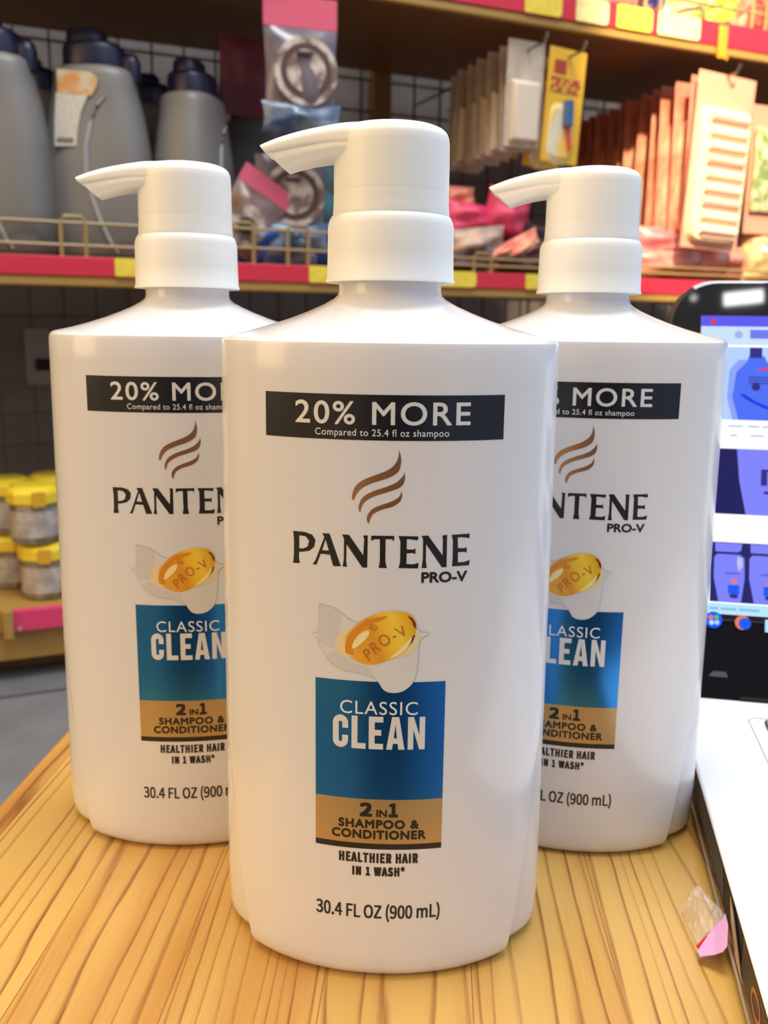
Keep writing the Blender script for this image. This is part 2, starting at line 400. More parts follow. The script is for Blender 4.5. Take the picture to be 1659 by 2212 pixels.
S2 = [(6.12, 163.92), (6.38, 162.39), (6.04, 160.52), (4.69, 159.1), (1.48, 157.89), (-2.21, 156.63), (-4.89, 155.0), (-5.9, 153.31), (-6.22, 151.88), (-6.74, 152.47), (-6.61, 154.13), (-5.46, 156.3), (-2.68, 158.03), (1.46, 159.52), (3.97, 160.73), (5.46, 162.15), (6.05, 163.08)]
S3 = [(5.48, 158.31), (5.65, 156.77), (4.98, 155.12), (2.92, 153.68), (-0.31, 152.67), (-2.52, 151.43), (-3.35, 149.98), (-3.71, 148.54), (-4.28, 149.24), (-4.24, 150.9), (-2.86, 152.84), (-0.32, 154.09), (2.44, 155.08), (4.5, 156.29), (5.26, 157.47)]
wrap([poly(smooth_pts(S1)), poly(smooth_pts(S2)), poly(smooth_pts(S3))], 'wave_emblem', m_copper, O1, bot)
GL = [[[(-26.28, 144.96), (-22.67, 144.98), (-20.45, 144.36), (-19.47, 142.84), (-19.82, 140.86), (-21.21, 139.52), (-23.45, 138.95), (-24.45, 138.94), (-24.57, 136.96), (-24.22, 135.42), (-26.35, 135.27), (-26.08, 137.77), (-26.04, 142.44)],
 [(-24.42, 143.84), (-22.43, 143.69), (-21.39, 142.43), (-21.85, 140.68), (-23.19, 139.96), (-24.45, 139.92)]],
 [[(-17.42, 145.04), (-15.25, 145.1), (-13.41, 139.9), (-11.86, 135.53), (-14.13, 135.47), (-15.1, 138.81), (-17.92, 138.88), (-19.15, 135.45), (-20.33, 135.54), (-19.49, 136.74), (-16.79, 143.92)],
 [(-16.41, 143.32), (-15.44, 139.96), (-17.48, 139.99)]],
 [[(-11.51, 145.09), (-9.52, 145.05), (-5.32, 139.13), (-5.07, 143.96), (-5.37, 145.05), (-4.05, 145.1), (-4.15, 135.55), (-5.53, 135.49), (-10.22, 142.27), (-10.29, 137.19), (-10.04, 135.5), (-11.34, 135.52), (-11.01, 137.63), (-10.94, 143.68)]],
 [[(-3.02, 145.08), (3.65, 145.14), (3.44, 143.46), (2.97, 144.17), (1.1, 144.14), (1.09, 137.64), (1.54, 135.57), (-0.81, 135.56), (-0.46, 137.6), (-0.53, 144.1), (-2.07, 144.06), (-3.1, 143.55)]],
 [[(4.81, 145.15), (10.58, 145.01), (10.33, 143.87), (7.95, 144.21), (7.16, 144.16), (7.21, 141.19), (9.17, 141.09), (9.72, 141.57), (9.76, 139.73), (9.09, 140.12), (7.23, 140.03), (7.19, 136.84), (9.25, 136.74), (10.74, 137.21), (10.59, 135.52), (4.96, 135.62), (5.4, 137.46), (5.4, 143.48)]],
 [[(11.42, 145.15), (13.28, 145.27), (17.64, 139.24), (17.61, 144.07), (17.4, 145.18), (18.8, 145.33), (18.86, 135.69), (17.49, 135.7), (12.78, 142.74), (12.79, 137.67), (13.12, 135.62), (11.62, 135.6), (11.94, 138.17), (11.9, 144.19)]],
 [[(20.12, 145.28), (25.37, 145.41), (25.37, 144.06), (23.17, 144.47), (21.89, 144.44), (22.03, 141.24), (23.98, 141.13), (24.59, 141.49), (24.64, 139.73), (23.87, 140.07), (22.06, 140.02), (22.15, 136.95), (24.11, 136.98), (25.62, 137.52), (25.43, 135.92), (20.47, 135.87), (20.6, 137.91), (20.54, 143.72)]]]
wrap([poly(*g) for g in GL], 'brand_lettering', m_text, O1, bot)
wrap([T('PRO-V', (11.6, 25.0, 131.1, 134.4), .16)], 'sub_lettering', m_text, O1, bot)
bl = wrap([rect(-19.5, 19.5, 62.6, 100.6)], 'blue_panel', m_blue, O1, bot)
wrap([T('CLASSIC', (-11.9, 11.4, 90.2, 94.4), .0, 1.1)], 'thin_lettering', m_white, O2, bl)
def arc(cx, cy, r, a0, a1, n=12): return [(cx + r * math.cos(math.radians(lerp(a0, a1, i / n))), cy + r * math.sin(math.radians(lerp(a0, a1, i / n)))) for i in range(n + 1)]
CG = [[[(550, 98), (504, 98), (504, 62)] + arc(490, 62, 14, 0, -180) + [(476, 188)] + arc(490, 188, 14, 180, 0) + [(504, 152), (550, 152), (550, 188)] + arc(490, 188, 60, 0, 180) + [(430, 60)] + arc(490, 60, 60, 180, 360)],
      [[(577, 0), (623, 0), (623, 205), (687, 205), (687, 248), (577, 248)]],
      [[(711, 0), (823, 0), (823, 43), (757, 43), (757, 100), (808, 100), (808, 143), (757, 143), (757, 205), (823, 205), (823, 248), (711, 248)]],
      [[(890, 0), (945, 0), (989, 248), (942, 248), (935, 203), (899, 203), (892, 248), (847, 248)], [(917, 55), (905, 161), (929, 161)]],
      [[(1013, 0), (1058, 0), (1102, 140), (1102, 0), (1145, 0), (1145, 248), (1103, 248), (1056, 100), (1056, 248), (1013, 248)]]]
wrap([poly(*[[((x - 430) / 715 * 27.8 - 14.1, 89.6 - y / 248 * 10.5) for x, y in p] for p in g_]) for g_ in CG], 'bold_lettering', m_silver, O2, bl)
gd = wrap([rect(-19.5, 19.5, 47.8, 62.6)], 'gold_panel', m_gold, O1, bot)
wrap([T('2', (-5.7, -1.9, 56.75, 61.5), .34, 1, True), T('IN', (-.6, 2.65, 56.8, 59.2), .12), T('1', (3.2, 6.0, 56.75, 61.5), .34, 1, True), T('SHAMPOO &', (-12.3, 12.5, 52.85, 55.85), .17, 1.14), T('CONDITIONER', (-14.4, 14.7, 49.3, 52.35), .17, 1.12)], 'lettering', m_text, O2, gd)
wrap([rect(-19.5, 19.5, 45.9, 47.8)], 'black_bar', m_text, O1, bot)
wrap([T('HEALTHIER HAIR', (-12.1, 12.4, 41.2, 44.6), .23, 1.14, True), T('IN 1 WASH*', (-7.9, 8.4, 36.7, 40.1), .23, 1.14, True)], 'claim_lettering', m_text, O1, bot)
wrap([T('30.4 FL OZ (900 mL)', (-19.4, 19.6, 20.9, 27.2), .11, 1.0, True)], 'volume_lettering', m_text, O1, bot)
splash = [(-18.43, 123.87), (-16.94, 123.43), (-14.22, 123.08), (-11.52, 121.52), (-9.21, 119.71), (-6.91, 118.86), (-3.86, 117.83), (10.3, 117.25), (11.63, 116.35), (14.28, 116.04), (14.11, 115.17), (12.43, 114.43), (11.52, 112.86), (11.22, 108.98), (10.93, 104.17), (9.86, 100.55), (7.81, 98.34), (5.53, 97.33), (2.86, 97.3), (0.93, 98.28), (-0.62, 100.66), (-2.17, 102.02), (-5.63, 103.06), (-11.43, 103.85), (-15.34, 106.3), (-18.14, 110.73), (-18.73, 112.67), (-20.51, 114.27), (-20.31, 114.69), (-18.92, 114.66), (-18.32, 117.92)]
splash = smooth_pts(splash, 4)
def shr(p, d):                     # offset outline inward
    out = []
    ar = sum(p[i][0] * p[(i + 1) % len(p)][1] - p[(i + 1) % len(p)][0] * p[i][1] for i in range(len(p)))
    sg = 1 if ar > 0 else -1
    for i in range(len(p)):
        a, b, c = Vector(p[i - 1]), Vector(p[i]), Vector(p[(i + 1) % len(p)])
        t = (c - a).normalized(); out.append((b.x - sg * t.y * d, b.y + sg * t.x * d))
    return out
spl = wrap([poly(splash)], 'splash_picture', m_splash2, O2, bot)
wrap([poly(shr(splash, .13))], 'splash_fill', m_splash, O3, spl)
shade1 = [(-14.56, 109.61), (-12.61, 108.98), (-9.12, 106.86), (-3.73, 105.18), (-1.99, 103.24), (-2.36, 102.21), (-6.79, 103.39), (-12.6, 104.55), (-15.34, 106.7), (-16.13, 107.83)]
shade2 = [(-18.12, 123.51), (-14.42, 122.87), (-11.52, 121.12), (-12.66, 114.48), (-13.82, 110.37), (-17.35, 111.22), (-18.53, 113.1)]
wrap([poly(smooth_pts(shade1)), poly(smooth_pts(shade2))], 'splash_folds', m_splash1, O3 + .00003, spl)
glow = [(-14.0, 110.5), (-12.5, 115.5), (-10.0, 116.5), (9.5, 118.0), (11.8, 116.0), (11.3, 112.0), (9.0, 109.3), (4.5, 108.0), (-6.0, 107.0), (-12.0, 108.6)]
wrap([poly(glow, smooth=True)], 'capsule_glow', mat('pale_yellow_print', (.80, .68, .40), rough=.3), O3 + .00005, spl)
cap = [(-11.17, 110.6), (-10.53, 113.86), (-8.43, 116.79), (-5.4, 119.53), (-1.25, 121.67), (2.87, 122.64), (6.25, 122.59), (8.9, 121.41), (10.26, 119.23), (10.31, 116.46), (9.43, 113.29), (7.59, 110.63), (4.98, 108.63), (1.58, 107.17), (-1.45, 106.08), (-4.5, 106.02), (-7.58, 107.17), (-10.29, 108.86)]
cpo = wrap([poly(smooth_pts(cap, 4, 80))], 'capsule_picture', m_cap_y, O4, bot)
co = [(-10.29, 109.18), (-10.33, 112.27), (-8.42, 115.99), (-5.01, 118.96), (-1.62, 120.48), (2.14, 121.17), (0.65, 119.96), (-3.87, 118.22), (-6.89, 114.9), (-8.02, 111.64), (-7.97, 108.55)]
core = [(-6.05, 108.67), (-5.34, 112.2), (-1.57, 115.94), (2.2, 116.84), (3.0, 113.68), (1.16, 110.56), (-2.23, 107.65), (-4.51, 107.15)]
wrap([poly(smooth_pts(co))], 'capsule_rim', m_cap_o, O4 + .00004, cpo)
hi1 = [(-8.59, 111.0), (-7.64, 113.66), (-5.75, 115.76), (-3.4, 116.86), (-3.16, 115.68), (-4.21, 113.85), (-6.1, 111.95), (-7.98, 110.55)]
hi2 = [(2.34, 107.79), (5.32, 110.63), (8.29, 113.7), (9.2, 115.28), (9.05, 113.3), (7.59, 111.03), (4.97, 108.83)]
wrap([poly(hi1, smooth=True), poly(hi2, smooth=True)], 'capsule_highlight', m_cap_h, O4 + .00007, cpo)
dk1 = [(7.78, 121.22), (9.1, 120.74), (10.3, 118.83), (10.22, 117.25), (9.64, 118.05), (9.12, 119.64)]
dk2 = [(9.69, 115.48), (10.15, 115.27), (9.43, 113.29), (7.95, 111.63), (9.04, 113.7)]
wrap([poly(dk1), poly(dk2)], 'capsule_dark_edge', m_cap_r, O4 + .00007, cpo)
tm = fit_box(text_mesh('PRO-V', 0, 1.25), -7.2, 7.2, -1.8, 1.8)
for v in tm.vertices:
    x, y = v.co.x, v.co.y; y -= .022 * x * x; a_ = math.radians(36)
    v.co = (x * math.cos(a_) - y * math.sin(a_) + .9, x * math.sin(a_) + y * math.cos(a_) + 113.6, 0)
mw = []
for q in range(3):
    mw.append(poly([(-3.4 + q * .75, 117.2 - q * .3), (-2.5 + q * .75, 118.9 - q * .5), (-2.3 + q * .75, 118.8 - q * .5), (-3.15 + q * .75, 117.0 - q * .3)]))
wrap([tm] + mw, 'capsule_lettering', m_cap_t, O4 + .0001, cpo)

b2 = copy_tree(bot); b2.location = (-.0769, .3638, Z0); b2.rotation_euler.z = .11
b2['label'] = 'rear left white pump bottle, half hidden by the front bottle'
b3 = copy_tree(bot); b3.location = (.0776, .3632, Z0); b3.rotation_euler.z = -.215
b3['label'] = 'rear right white pump bottle, next to the laptop'

# ------------------------------------------------------------------ laptop
LH = .022
LA = -math.atan(.194)
lap = empty('laptop', (.150, .437, Z0), LA, 'open laptop with white keyboard deck, black lid and lit screen', 'laptop')
m_deck = mat('white_deck', (.84, .85, .85), rough=.3, coat=.2)
m_lid = mat('glossy_black_lid', (.006, .006, .009), rough=.03)
m_side = mat('black_side', (.012, .010, .010), rough=.55, spec=.2)
m_rib = mat('grey_rib', (.10, .085, .075), rough=.5)
LD, LW = -.262, .36
base = MB().box(0.0, LW, LD, .012, .004, .0195).build('base', m_side, lap, bevel=.002)
deck = MB().box(-.001, LW, LD - .001, .002, .0195, LH).build('palm_rest', m_deck, lap, bevel=.0012)
MB().tube([(-.0012, .01, .0045), (-.0012, LD, .0045)], .0005, 6).build('silver_edge', mat('silver', (.6, .55, .5), rough=.3, metal=.6), lap)
# foot pads
for fx in (.03, LW - .03):
    for fy in (-.02, LD + .03): MB().lathe([(.006, 0), (.007, .001), (.006, .0045)], 20, fx, fy).build('foot', m_side, lap)
rb = MB()
for k in range(30):
    y = -.034 - k * .0040
    rb.add([(-.0004, y, .0075), (-.0004, y + .0008, .0075), (-.0004, y + .0068, .0178), (-.0004, y + .0060, .0178), (.0006, y, .0075), (.0006, y + .0008, .0075), (.0006, y + .0068, .0178), (.0006, y + .0060, .0178)], [(0, 1, 2, 3), (4, 7, 6, 5), (0, 4, 5, 1), (1, 5, 6, 2), (2, 6, 7, 3), (3, 7, 4, 0)])
rb.build('side_vent', m_rib, lap, smooth=False)
# side stickers
def oval_ring(cy, cz, ry, rz_, w, n=28):
    vs = []; fs = []
    for j in range(n):
        a = 2 * PI * j / n
        vs += [(-.0006, cy + ry * math.cos(a), cz + rz_ * math.sin(a)), (-.0006, cy + (ry - w) * math.cos(a), cz + (rz_ - w) * math.sin(a))]
    for j in range(n):
        k = (j + 1) % n; fs.append((2 * j, 2 * k, 2 * k + 1, 2 * j + 1))
    return vs, fs
MB().box(-.0005, .0005, LD + .004, -.187, .0065, .0185).build('side_sticker', mat('sticker_dark', S(52, 40, 32), rough=.5, noise=(60, S(40, 26, 40), .2)), lap, bevel=.0002)
MB().add(*oval_ring(-.209, .0122, .0068, .0040, .0016)).build('sticker_ring', mat('sticker_red', S(168, 62, 56), rough=.3), lap, smooth=False)
scr = MB()
for k, (y, z) in enumerate(((-.222, .010), (-.226, .014), (-.230, .009), (-.234, .013))):
    scr.tube([(-.0006, y, z), (-.0006, y - .002, z + .003), (-.0006, y - .003, z - .001), (-.0006, y - .0045, z + .002)], .0003, 5)
scr.build('sticker_scribble', m_side, lap)
MB().add([(-.0007, -.163, .0175), (-.0007, -.170, .016), (-.0007, -.186, .008), (-.0007, -.192, .0055), (-.0007, -.178, .006), (-.0007, -.168, .011), (-.0004, -.163, .0175), (-.0004, -.170, .016), (-.0004, -.186, .008), (-.0004, -.192, .0055), (-.0004, -.178, .006), (-.0004, -.168, .011)], [(0, 1, 2, 3, 4, 5), (11, 10, 9, 8, 7, 6)]).build('worn_patch', mat('pale_scuff', S(190, 165, 150), rough=.5), lap, smooth=False)
# keyboard well line and keys
kx, ky = .030, -.020
MB().tube([(kx + .003, ky, LH), (.33, ky, LH), (.333, ky - .003, LH), (.333, -.13, LH), (.33, -.133, LH), (kx + .003, -.133, LH), (kx, -.13, LH), (kx, ky - .003, LH)], .0003, 6, True).build('keyboard_seam', mat('seam_grey', (.35, .35, .36), rough=.5), lap)
keym = mat('white_key', (.80, .82, .82), rough=.3); keys_ = mat('key_skirt', (.03, .03, .035), rough=.3)
kb = None
for r in range(6):
    for c in range(14):
        x0 = kx + .0065 + c * .0205 + (0, .000, .003, .005, .008, .0)[r] * (1 if c else 0); y1 = ky - .005 - r * .0180
        w_ = .0175; h_ = .0155 if r else .0105
        if kb is None:
            k_ = MB().rings([superring(.00875, .0072, z, 28, 5) for z in (0, .0012)]).build('key', keys_, lap, ang=40)
            t_ = MB().rings([superring(.0078, .0062, .0012, 28, 5), superring(.0075, .0059, .0019, 28, 5)]).build('key_top', keym, k_, ang=40); kb = k_; k2 = k_
        else:
            k2 = kb.copy(); C.objects.link(k2); k2.parent = lap
            t2 = t_.copy(); C.objects.link(t2); t2.parent = k2
        k2.location = (x0 + w_ / 2, y1 - h_ / 2, LH)
# hinge + lid
TILT = math.radians(20)
hb = MB().lathe([(.0045, 0), (.0045, .30)], 16).build('hinge_bar', m_side, lap)
hb.rotation_euler = (0, PI / 2, 0); hb.location = (.03, .004, LH - .001)
lid = empty('lid_assembly')
bpy.data.objects.remove(lid)
def lid_pt(x, h, off=0):      # lid coordinates -> laptop coordinates
    return (x, h * math.sin(TILT) - off * math.cos(TILT), LH + h * math.cos(TILT) + off * math.sin(TILT))
def rr(x0, x1, h0, h1, r0, r1, n=10):
    pts = []
    for cx, cy, a0, r in ((x1 - r0, h0 + r0, -90, r0), (x1 - r1, h1 - r1, 0, r1), (x0 + r1, h1 - r1, 90, r1), (x0 + r0, h0 + r0, 180, r0)):
        for i in range(n + 1):
            a = math.radians(a0 + 90 * i / n); pts.append((cx + r * math.cos(a), cy + r * math.sin(a)))
    return pts
ring_ = []
for ins, off in ((.0035, -.0085), (.001, -.0065), (0, -.003), (0.0004, -.0008), (.002, 0.0)):
    ring_.append([lid_pt(x, h, off) for x, h in rr(-.011 + ins, LW + .011 - ins, -.002 + ins, .222 - ins, .004, .024)])
lid = MB().rings(ring_).build('lid', m_lid, lap, ang=15)
def screen_xy(px, py):
    up = Vector((-math.sin(LA), math.cos(LA), 0)) * math.sin(TILT) + Vector((0, 0, 1)) * math.cos(TILT)
    xl = Vector((math.cos(LA), math.sin(LA), 0)); nn = xl.cross(up); O_ = Vector((.150, .437, Z0 + LH))
    r = ray(px, py); t = (O_ - CAM).dot(nn) / r.dot(nn); P = CAM + r * t - O_
    return P.dot(xl), P.dot(up)
def emat(name, col, e=1.0):
    return mat(name, (.0, .0, .0), rough=.5, spec=.1, emit=col, es=e * .92)
def sq(name, m, pts, off, par): 
    return MB().add([lid_pt(x, h, off) for x, h in pts], [tuple(range(len(pts)))]).build(name, m, par, smooth=False)
def srect(name, m, x0, x1, h0, h1, off, par): return sq(name, m, [(x0, h0), (x1, h0), (x1, h1), (x0, h1)], off, par)
SX0, SX1 = .0060, .345
SC = srect('screen', emat('screen_white', (.97, .98, 1.0), 1.15), SX0, SX1, .040, .2015, .0002, lap)
e1, e2, e3, e4 = .0004, .0006, .0008, .0010
m_tab = emat('tab_blue', S(92, 88, 232)); m_tool = emat('toolbar_pale', S(200, 222, 255)); m_dkb = emat('image_navy', S(32, 30, 90)); m_mid = emat('image_violet', S(126, 130, 246))
m_blu = emat('image_blue', S(76, 110, 240)); m_lb = emat('image_light', S(178, 205, 255)); m_task = emat('taskbar', S(28, 26, 44)); m_red_e = emat('icon_red', S(214, 60, 90)); m_ora = emat('icon_orange', S(240, 120, 80)); m_dkk = emat('icon_dark', S(52, 46, 130)); m_cy = emat('status_pale', S(178, 226, 250)); m_ic = emat('icon_blue', S(30, 90, 240)); m_grn = emat('icon_green', S(90, 190, 120)); m_gr = emat('text_grey', S(190, 200, 225))
h_ = lambda py, px=1600: screen_xy(px, py)[1]
x_ = lambda px, py: screen_xy(px, py)[0]
tabb = srect('tab_strip', m_tab, SX0, SX1, h_(706), .2015, e1, SC)
srect('toolbar', m_tool, SX0, SX1, h_(746), h_(706), e1, SC)
def disc(name, m, cx, ch, r, off, par, ry=None, n=20):
    return sq(name, m, [(cx + r * math.cos(2 * PI * j / n), ch + (ry or r) * math.sin(2 * PI * j / n)) for j in range(n)], off, par)
disc('tab_icon', m_red_e, x_(1541, 696), h_(696), .0016, e2, SC)
disc('toolbar_icon', emat('icon_grey', S(160, 175, 225)), x_(1595, 724), h_(724), .0021, e2, SC)
srect('address_field', emat('address_violet', S(110, 120, 232)), x_(1620, 720), SX1 - .02, h_(732), h_(713), e2, SC)
# first picture: a bottle shape
srect('picture', m_lb, SX0 + .002, SX1 - .15, h_(908), h_(750), e1, SC)
bx0, bx1 = x_(1583, 850), x_(1583, 850) + .042
cxx = x_(1633, 830)
sq('picture_outline', emat('outline_blue', S(138, 160, 240)), [(cxx - .0115, h_(908)), (cxx - .0145, h_(860)), (cxx - .0135, h_(800)), (cxx - .009, h_(778)), (cxx + .009, h_(778)), (cxx + .0135, h_(800)), (cxx + .0145, h_(860)), (cxx + .0115, h_(908))], e2, SC)
sq('picture_bottle', m_blu, [(cxx - .0085, h_(908)), (cxx - .0118, h_(860)), (cxx - .010, h_(805)), (cxx - .0048, h_(782)), (cxx - .0040, h_(770)), (cxx + .004, h_(770)), (cxx + .0048, h_(782)), (cxx + .010, h_(805)), (cxx + .0118, h_(860)), (cxx + .0085, h_(908))], e3, SC)
srect('picture_cap', m_dkk, cxx - .0036, cxx + .0026, h_(774), h_(752), e4, SC)
sq('picture_stripe', m_red_e, [(cxx + .0002, h_(803)), (cxx + .014, h_(794)), (cxx + .014, h_(788)), (cxx + .002, h_(797))], e4, SC)
sq('picture_swirl', emat('swirl', S(34, 50, 220)), [(cxx - .0085, h_(852)), (cxx - .004, h_(866)), (cxx + .003, h_(880)), (cxx + .007, h_(886)), (cxx + .006, h_(878)), (cxx, h_(868)), (cxx - .006, h_(852))], e4, SC)
disc('picture_dot', m_dkk, cxx - .0002, h_(836), .0022, e4, SC)
for q in range(3): srect('picture_line', m_dkk, cxx - .004, cxx + .006, h_(816 + q * 6) - .0003, h_(816 + q * 6) + .0003, e4, SC)
for py, segs in ((922, ((1572, 1605), (1615, 1640), (1646, 1700))), (942, ((1576, 1592), (1620, 1650)))):
    for a, b in segs: srect('text_line', m_gr, x_(a, py), x_(b, py), h_(py + 2), h_(py - 3), e2, SC)
# second picture: dark with pale bottle
srect('picture', m_dkb, SX0 + .002, SX1 - .15, h_(1112), h_(970), e1, SC)
xb = x_(1612, 1040)
sq('picture_bottle', m_mid, [(xb, h_(1112)), (xb - .0035, h_(1040)), (xb - .005, h_(970)), (xb + .040, h_(970)), (xb + .038, h_(1112))], e2, SC)
for a in ((.007, .022, 1018, 1013), (.007, .010, 1048, 1013), (.0125, .022, 1044, 1030), (.0085, .022, 1066, 1060)): srect('picture_frame', m_dkk, xb + a[0], xb + a[1], h_(a[2]), h_(a[3]), e3, SC)
# third picture: two bottles
x3 = x_(1534, 1240)
srect('picture', emat('image_shadow', S(40, 38, 100)), x3, SX1 - .15, h_(1303), h_(1173), e1, SC)
for q in range(3):
    o_ = x3 + .0012 + q * .0172
    sq('picture_jar', m_mid, [(o_ + .001, h_(1194)), (o_ + .0008, h_(1175)), (o_ + .0140, h_(1175)), (o_ + .0135, h_(1190)), (o_ + .012, h_(1194))], e2, SC)
    sq('picture_bottle', m_mid, [(o_ + .003, h_(1302)), (o_ + .0005, h_(1250)), (o_ + .0005, h_(1206)), (o_ + .002, h_(1199)), (o_ + .013, h_(1199)), (o_ + .0152, h_(1206)), (o_ + .0155, h_(1250)), (o_ + .014, h_(1302))], e2, SC)
    sq('picture_shine', emat('shine', S(186, 192, 255)) if q == 0 else bpy.data.materials['shine'], [(o_ + .0115, h_(1215)), (o_ + .0120, h_(1203)), (o_ + .0142, h_(1207)), (o_ + .0145, h_(1225)), (o_ + .0125, h_(1235))], e3, SC)
    srect('picture_label', m_ic, o_ + .0075, o_ + .0130, h_(1285), h_(1265), e3, SC)
    disc('picture_mark', m_ora, o_ + .0105, h_(1257), .0016, e3, SC, .0012)
    disc('picture_base', m_dkk, o_ + .0104, h_(1289), .0022, e3, SC, .0012)
    srect('picture_line', m_dkk, o_ + .006, o_ + .013, h_(1241), h_(1239), e3, SC)
srect('status_bar', m_cy, SX0, SX0 + .12, h_(1328), h_(1306), e2, SC)
for a, b in ((1532, 1550), (1556, 1590), (1596, 1640)): srect('text_line', emat('status_text', S(140, 185, 215)), x_(a, 1316), x_(b, 1316), h_(1320), h_(1315), e3, SC)
srect('taskbar', m_task, SX0, SX1, .040, h_(1329), e2, SC)
ic = disc('start_icon', m_ic, x_(1541, 1339), h_(1343), .0042, e3, SC)
for dx, dh, m_ in ((-.0014, .0012, m_ora), (.0013, .0014, m_grn), (-.001, -.0014, m_cy), (.0016, -.0012, m_lb)): disc('icon_pane', m_, x_(1541, 1339) + dx, h_(1343) + dh, .0012, e4, SC)
disc('app_icon', m_ora, x_(1603, 1345), h_(1345), .0036, e3, SC); disc('app_icon', m_ic, x_(1608, 1347), h_(1347), .0030, e4, SC)
srect('app_icon', m_cy, x_(1652, 1345), x_(1652, 1345) + .008, h_(1362), h_(1335), e3, SC)
MB().add([lid_pt(x, h, .0004) for x, h in ((x_(1530, 1458), h_(1466)), (x_(1572, 1458), h_(1466)), (x_(1568, 1458), h_(1454)), (x_(1540, 1458), h_(1454)))], [(0, 1, 2, 3)]).build('bezel_badge', mat('badge_grey', (.09, .09, .11), rough=.3), lid, smooth=False)

# ------------------------------------------------------------------ torn wrapper beside the laptop
def tz(px, py, z=0):
    r = ray(px, py); t = (Z0 + z - CAM.z) / r.z; return CAM + r * t
wc = tz(1535, 2010)
wr = empty('torn_wrapper', (wc.x, wc.y, Z0), 0, 'crumpled clear wrapper with a pink paper end lying against the laptop side', 'wrapper')
def loc(px, py, z): p = tz(px, py, z); return (p.x - wc.x, p.y - wc.y, z)
def thin(name, pts, m, par, n_=1):
    a = [Vector(p) for p in pts]; c = sum(a, Vector()) / len(a)
    k = len(a); vs = a + [p - Vector((0, 0, .0004)) for p in a]
    return MB().add(vs, [tuple(range(k)), tuple(reversed(range(k, 2 * k)))] + [(j, (j + 1) % k, (j + 1) % k + k, j + k) for j in range(k)]).build(name, m, par, smooth=False)
thin('paper_end', [loc(1507, 2054, .003), loc(1540, 2004, .007), loc(1567, 1973, .011), loc(1573, 1998, .012), loc(1571, 2044, .010), loc(1563, 2054, .009), loc(1545, 2061, .006), loc(1512, 2066, .003)], mat('pink_paper', S(214, 162, 208), rough=.45), wr)
thin('red_strip', [loc(1504, 2043, .003), loc(1511, 2048, .0034), loc(1530, 2025, .0052), loc(1527, 2021, .0047), loc(1518, 2028, .004)], mat('red_paper', S(190, 30, 40), rough=.45), wr)
m_film = mat('clear_film', (.95, .93, .92), rough=.10, alpha=.28, spec=1, coat=1)
fm = MB(); NX, NY = 12, 12; vs = []
c00, c10, c11, c01 = [Vector(loc(*q)) for q in ((1470, 1965, .001), (1506, 2040, .002), (1566, 1975, .012), (1500, 1918, .006))]
random.seed(3)
for i in range(NX + 1):
    for j in range(NY + 1):
        u, v = i / NX, j / NY
        p = c00 * (1 - u) * (1 - v) + c10 * u * (1 - v) + c11 * u * v + c01 * (1 - u) * v
        p = p + Vector((0, 0, .007 * math.sin(PI * u) * math.sin(PI * v) + random.uniform(-.0022, .0026) * (1 if 0 < i < NX and 0 < j < NY else .3)))
        p.z = max(p.z, .0003); vs.append(p)
fm.add(vs, [(i * (NY + 1) + j, (i + 1) * (NY + 1) + j, (i + 1) * (NY + 1) + j + 1, i * (NY + 1) + j + 1) for i in range(NX) for j in range(NY)])
fo = fm.build('clear_film', m_film, wr, smooth=True, ang=18)

# ------------------------------------------------------------------ shop shelving
SA = math.radians(90 - 66.5)          # direction of the shelf run
us = Vector((math.cos(SA), math.sin(SA), 0)); vsn = Vector((-math.sin(SA), math.cos(SA), 0))
PS = CAM + ray(80, 590) * 1.08; PS = Vector((PS.x, PS.y, 0))
def sh(s, d, z=0): p = PS + us * s + vsn * d; return (p.x, p.y, z)
def at(px, py, d=0):                   # photograph pixel on a plane parallel to the shelf front, d behind it -> (s, z)
    r = ray(px, py); t = ((PS - CAM).dot(vsn) + d) / r.dot(vsn); P = CAM + r * t
    return (P - PS).dot(us), P.z
SL, SR, DEP = -.55, 1.75, .36
ZL = Z0 + .277; ZU = Z0 + .655; ZB = Z0 - .150       # shelf tops
unit = empty('shelving_unit', sh(0, 0), SA, 'brown shop shelving unit with red price rails behind the bottles', 'shelving')
for z, rh in ((ZL, .0205), (ZU, .031)):
    MB().box(SL, SR, .004, DEP, z - rh, z).build('shelf_board', m_shelfwood, unit, bevel=.001)
    MB().box(SL, SR, -.006, .004, z - rh - .012, z - rh).build('shelf_lip', m_shelfcream, unit, bevel=.002)
    MB().box(SL, SR, -.008, .004, z - rh, z + .002).build('price_rail', m_red, unit, bevel=.001)
MB().box(SL, SR, .004, DEP, ZB - .030, ZB).build('shelf_board', m_shelfcream, unit, bevel=.001)
s_e, _ = at(28, 1330)
MB().box(s_e, SR, -.008, .004, ZB - .026, ZB + .001).build('price_rail', m_pink, unit, bevel=.001)
MB().box(s_e - .012, s_e, -.012, .004, ZB - .034, ZB + .003).build('end_bracket', m_shelfcream, unit, bevel=.001)
q_ = at(42, 1351); MB().lathe([(.0022, 0), (.0020, .001), (.0005, .0018)], 14).build('rail_rivet', mat('rivet', (.9, .9, .85), rough=.1, metal=1), unit, loc=(q_[0], -.013, q_[1])).rotation_euler = (PI / 2, 0, 0)
MB().box(SL, SR, .008, .020, .028, ZB - .030).build('kick_board', m_shelfcream, unit)
MB().box(SL, SR, .06, .08, 0, .03).build('base_runner', m_shelfwood, unit)
for s_ in (SL, .58, SR - .03): MB().box(s_, s_ + .03, DEP, DEP + .03, 0, Z0 + 1.0).build('upright_post', m_shelfwood, unit)

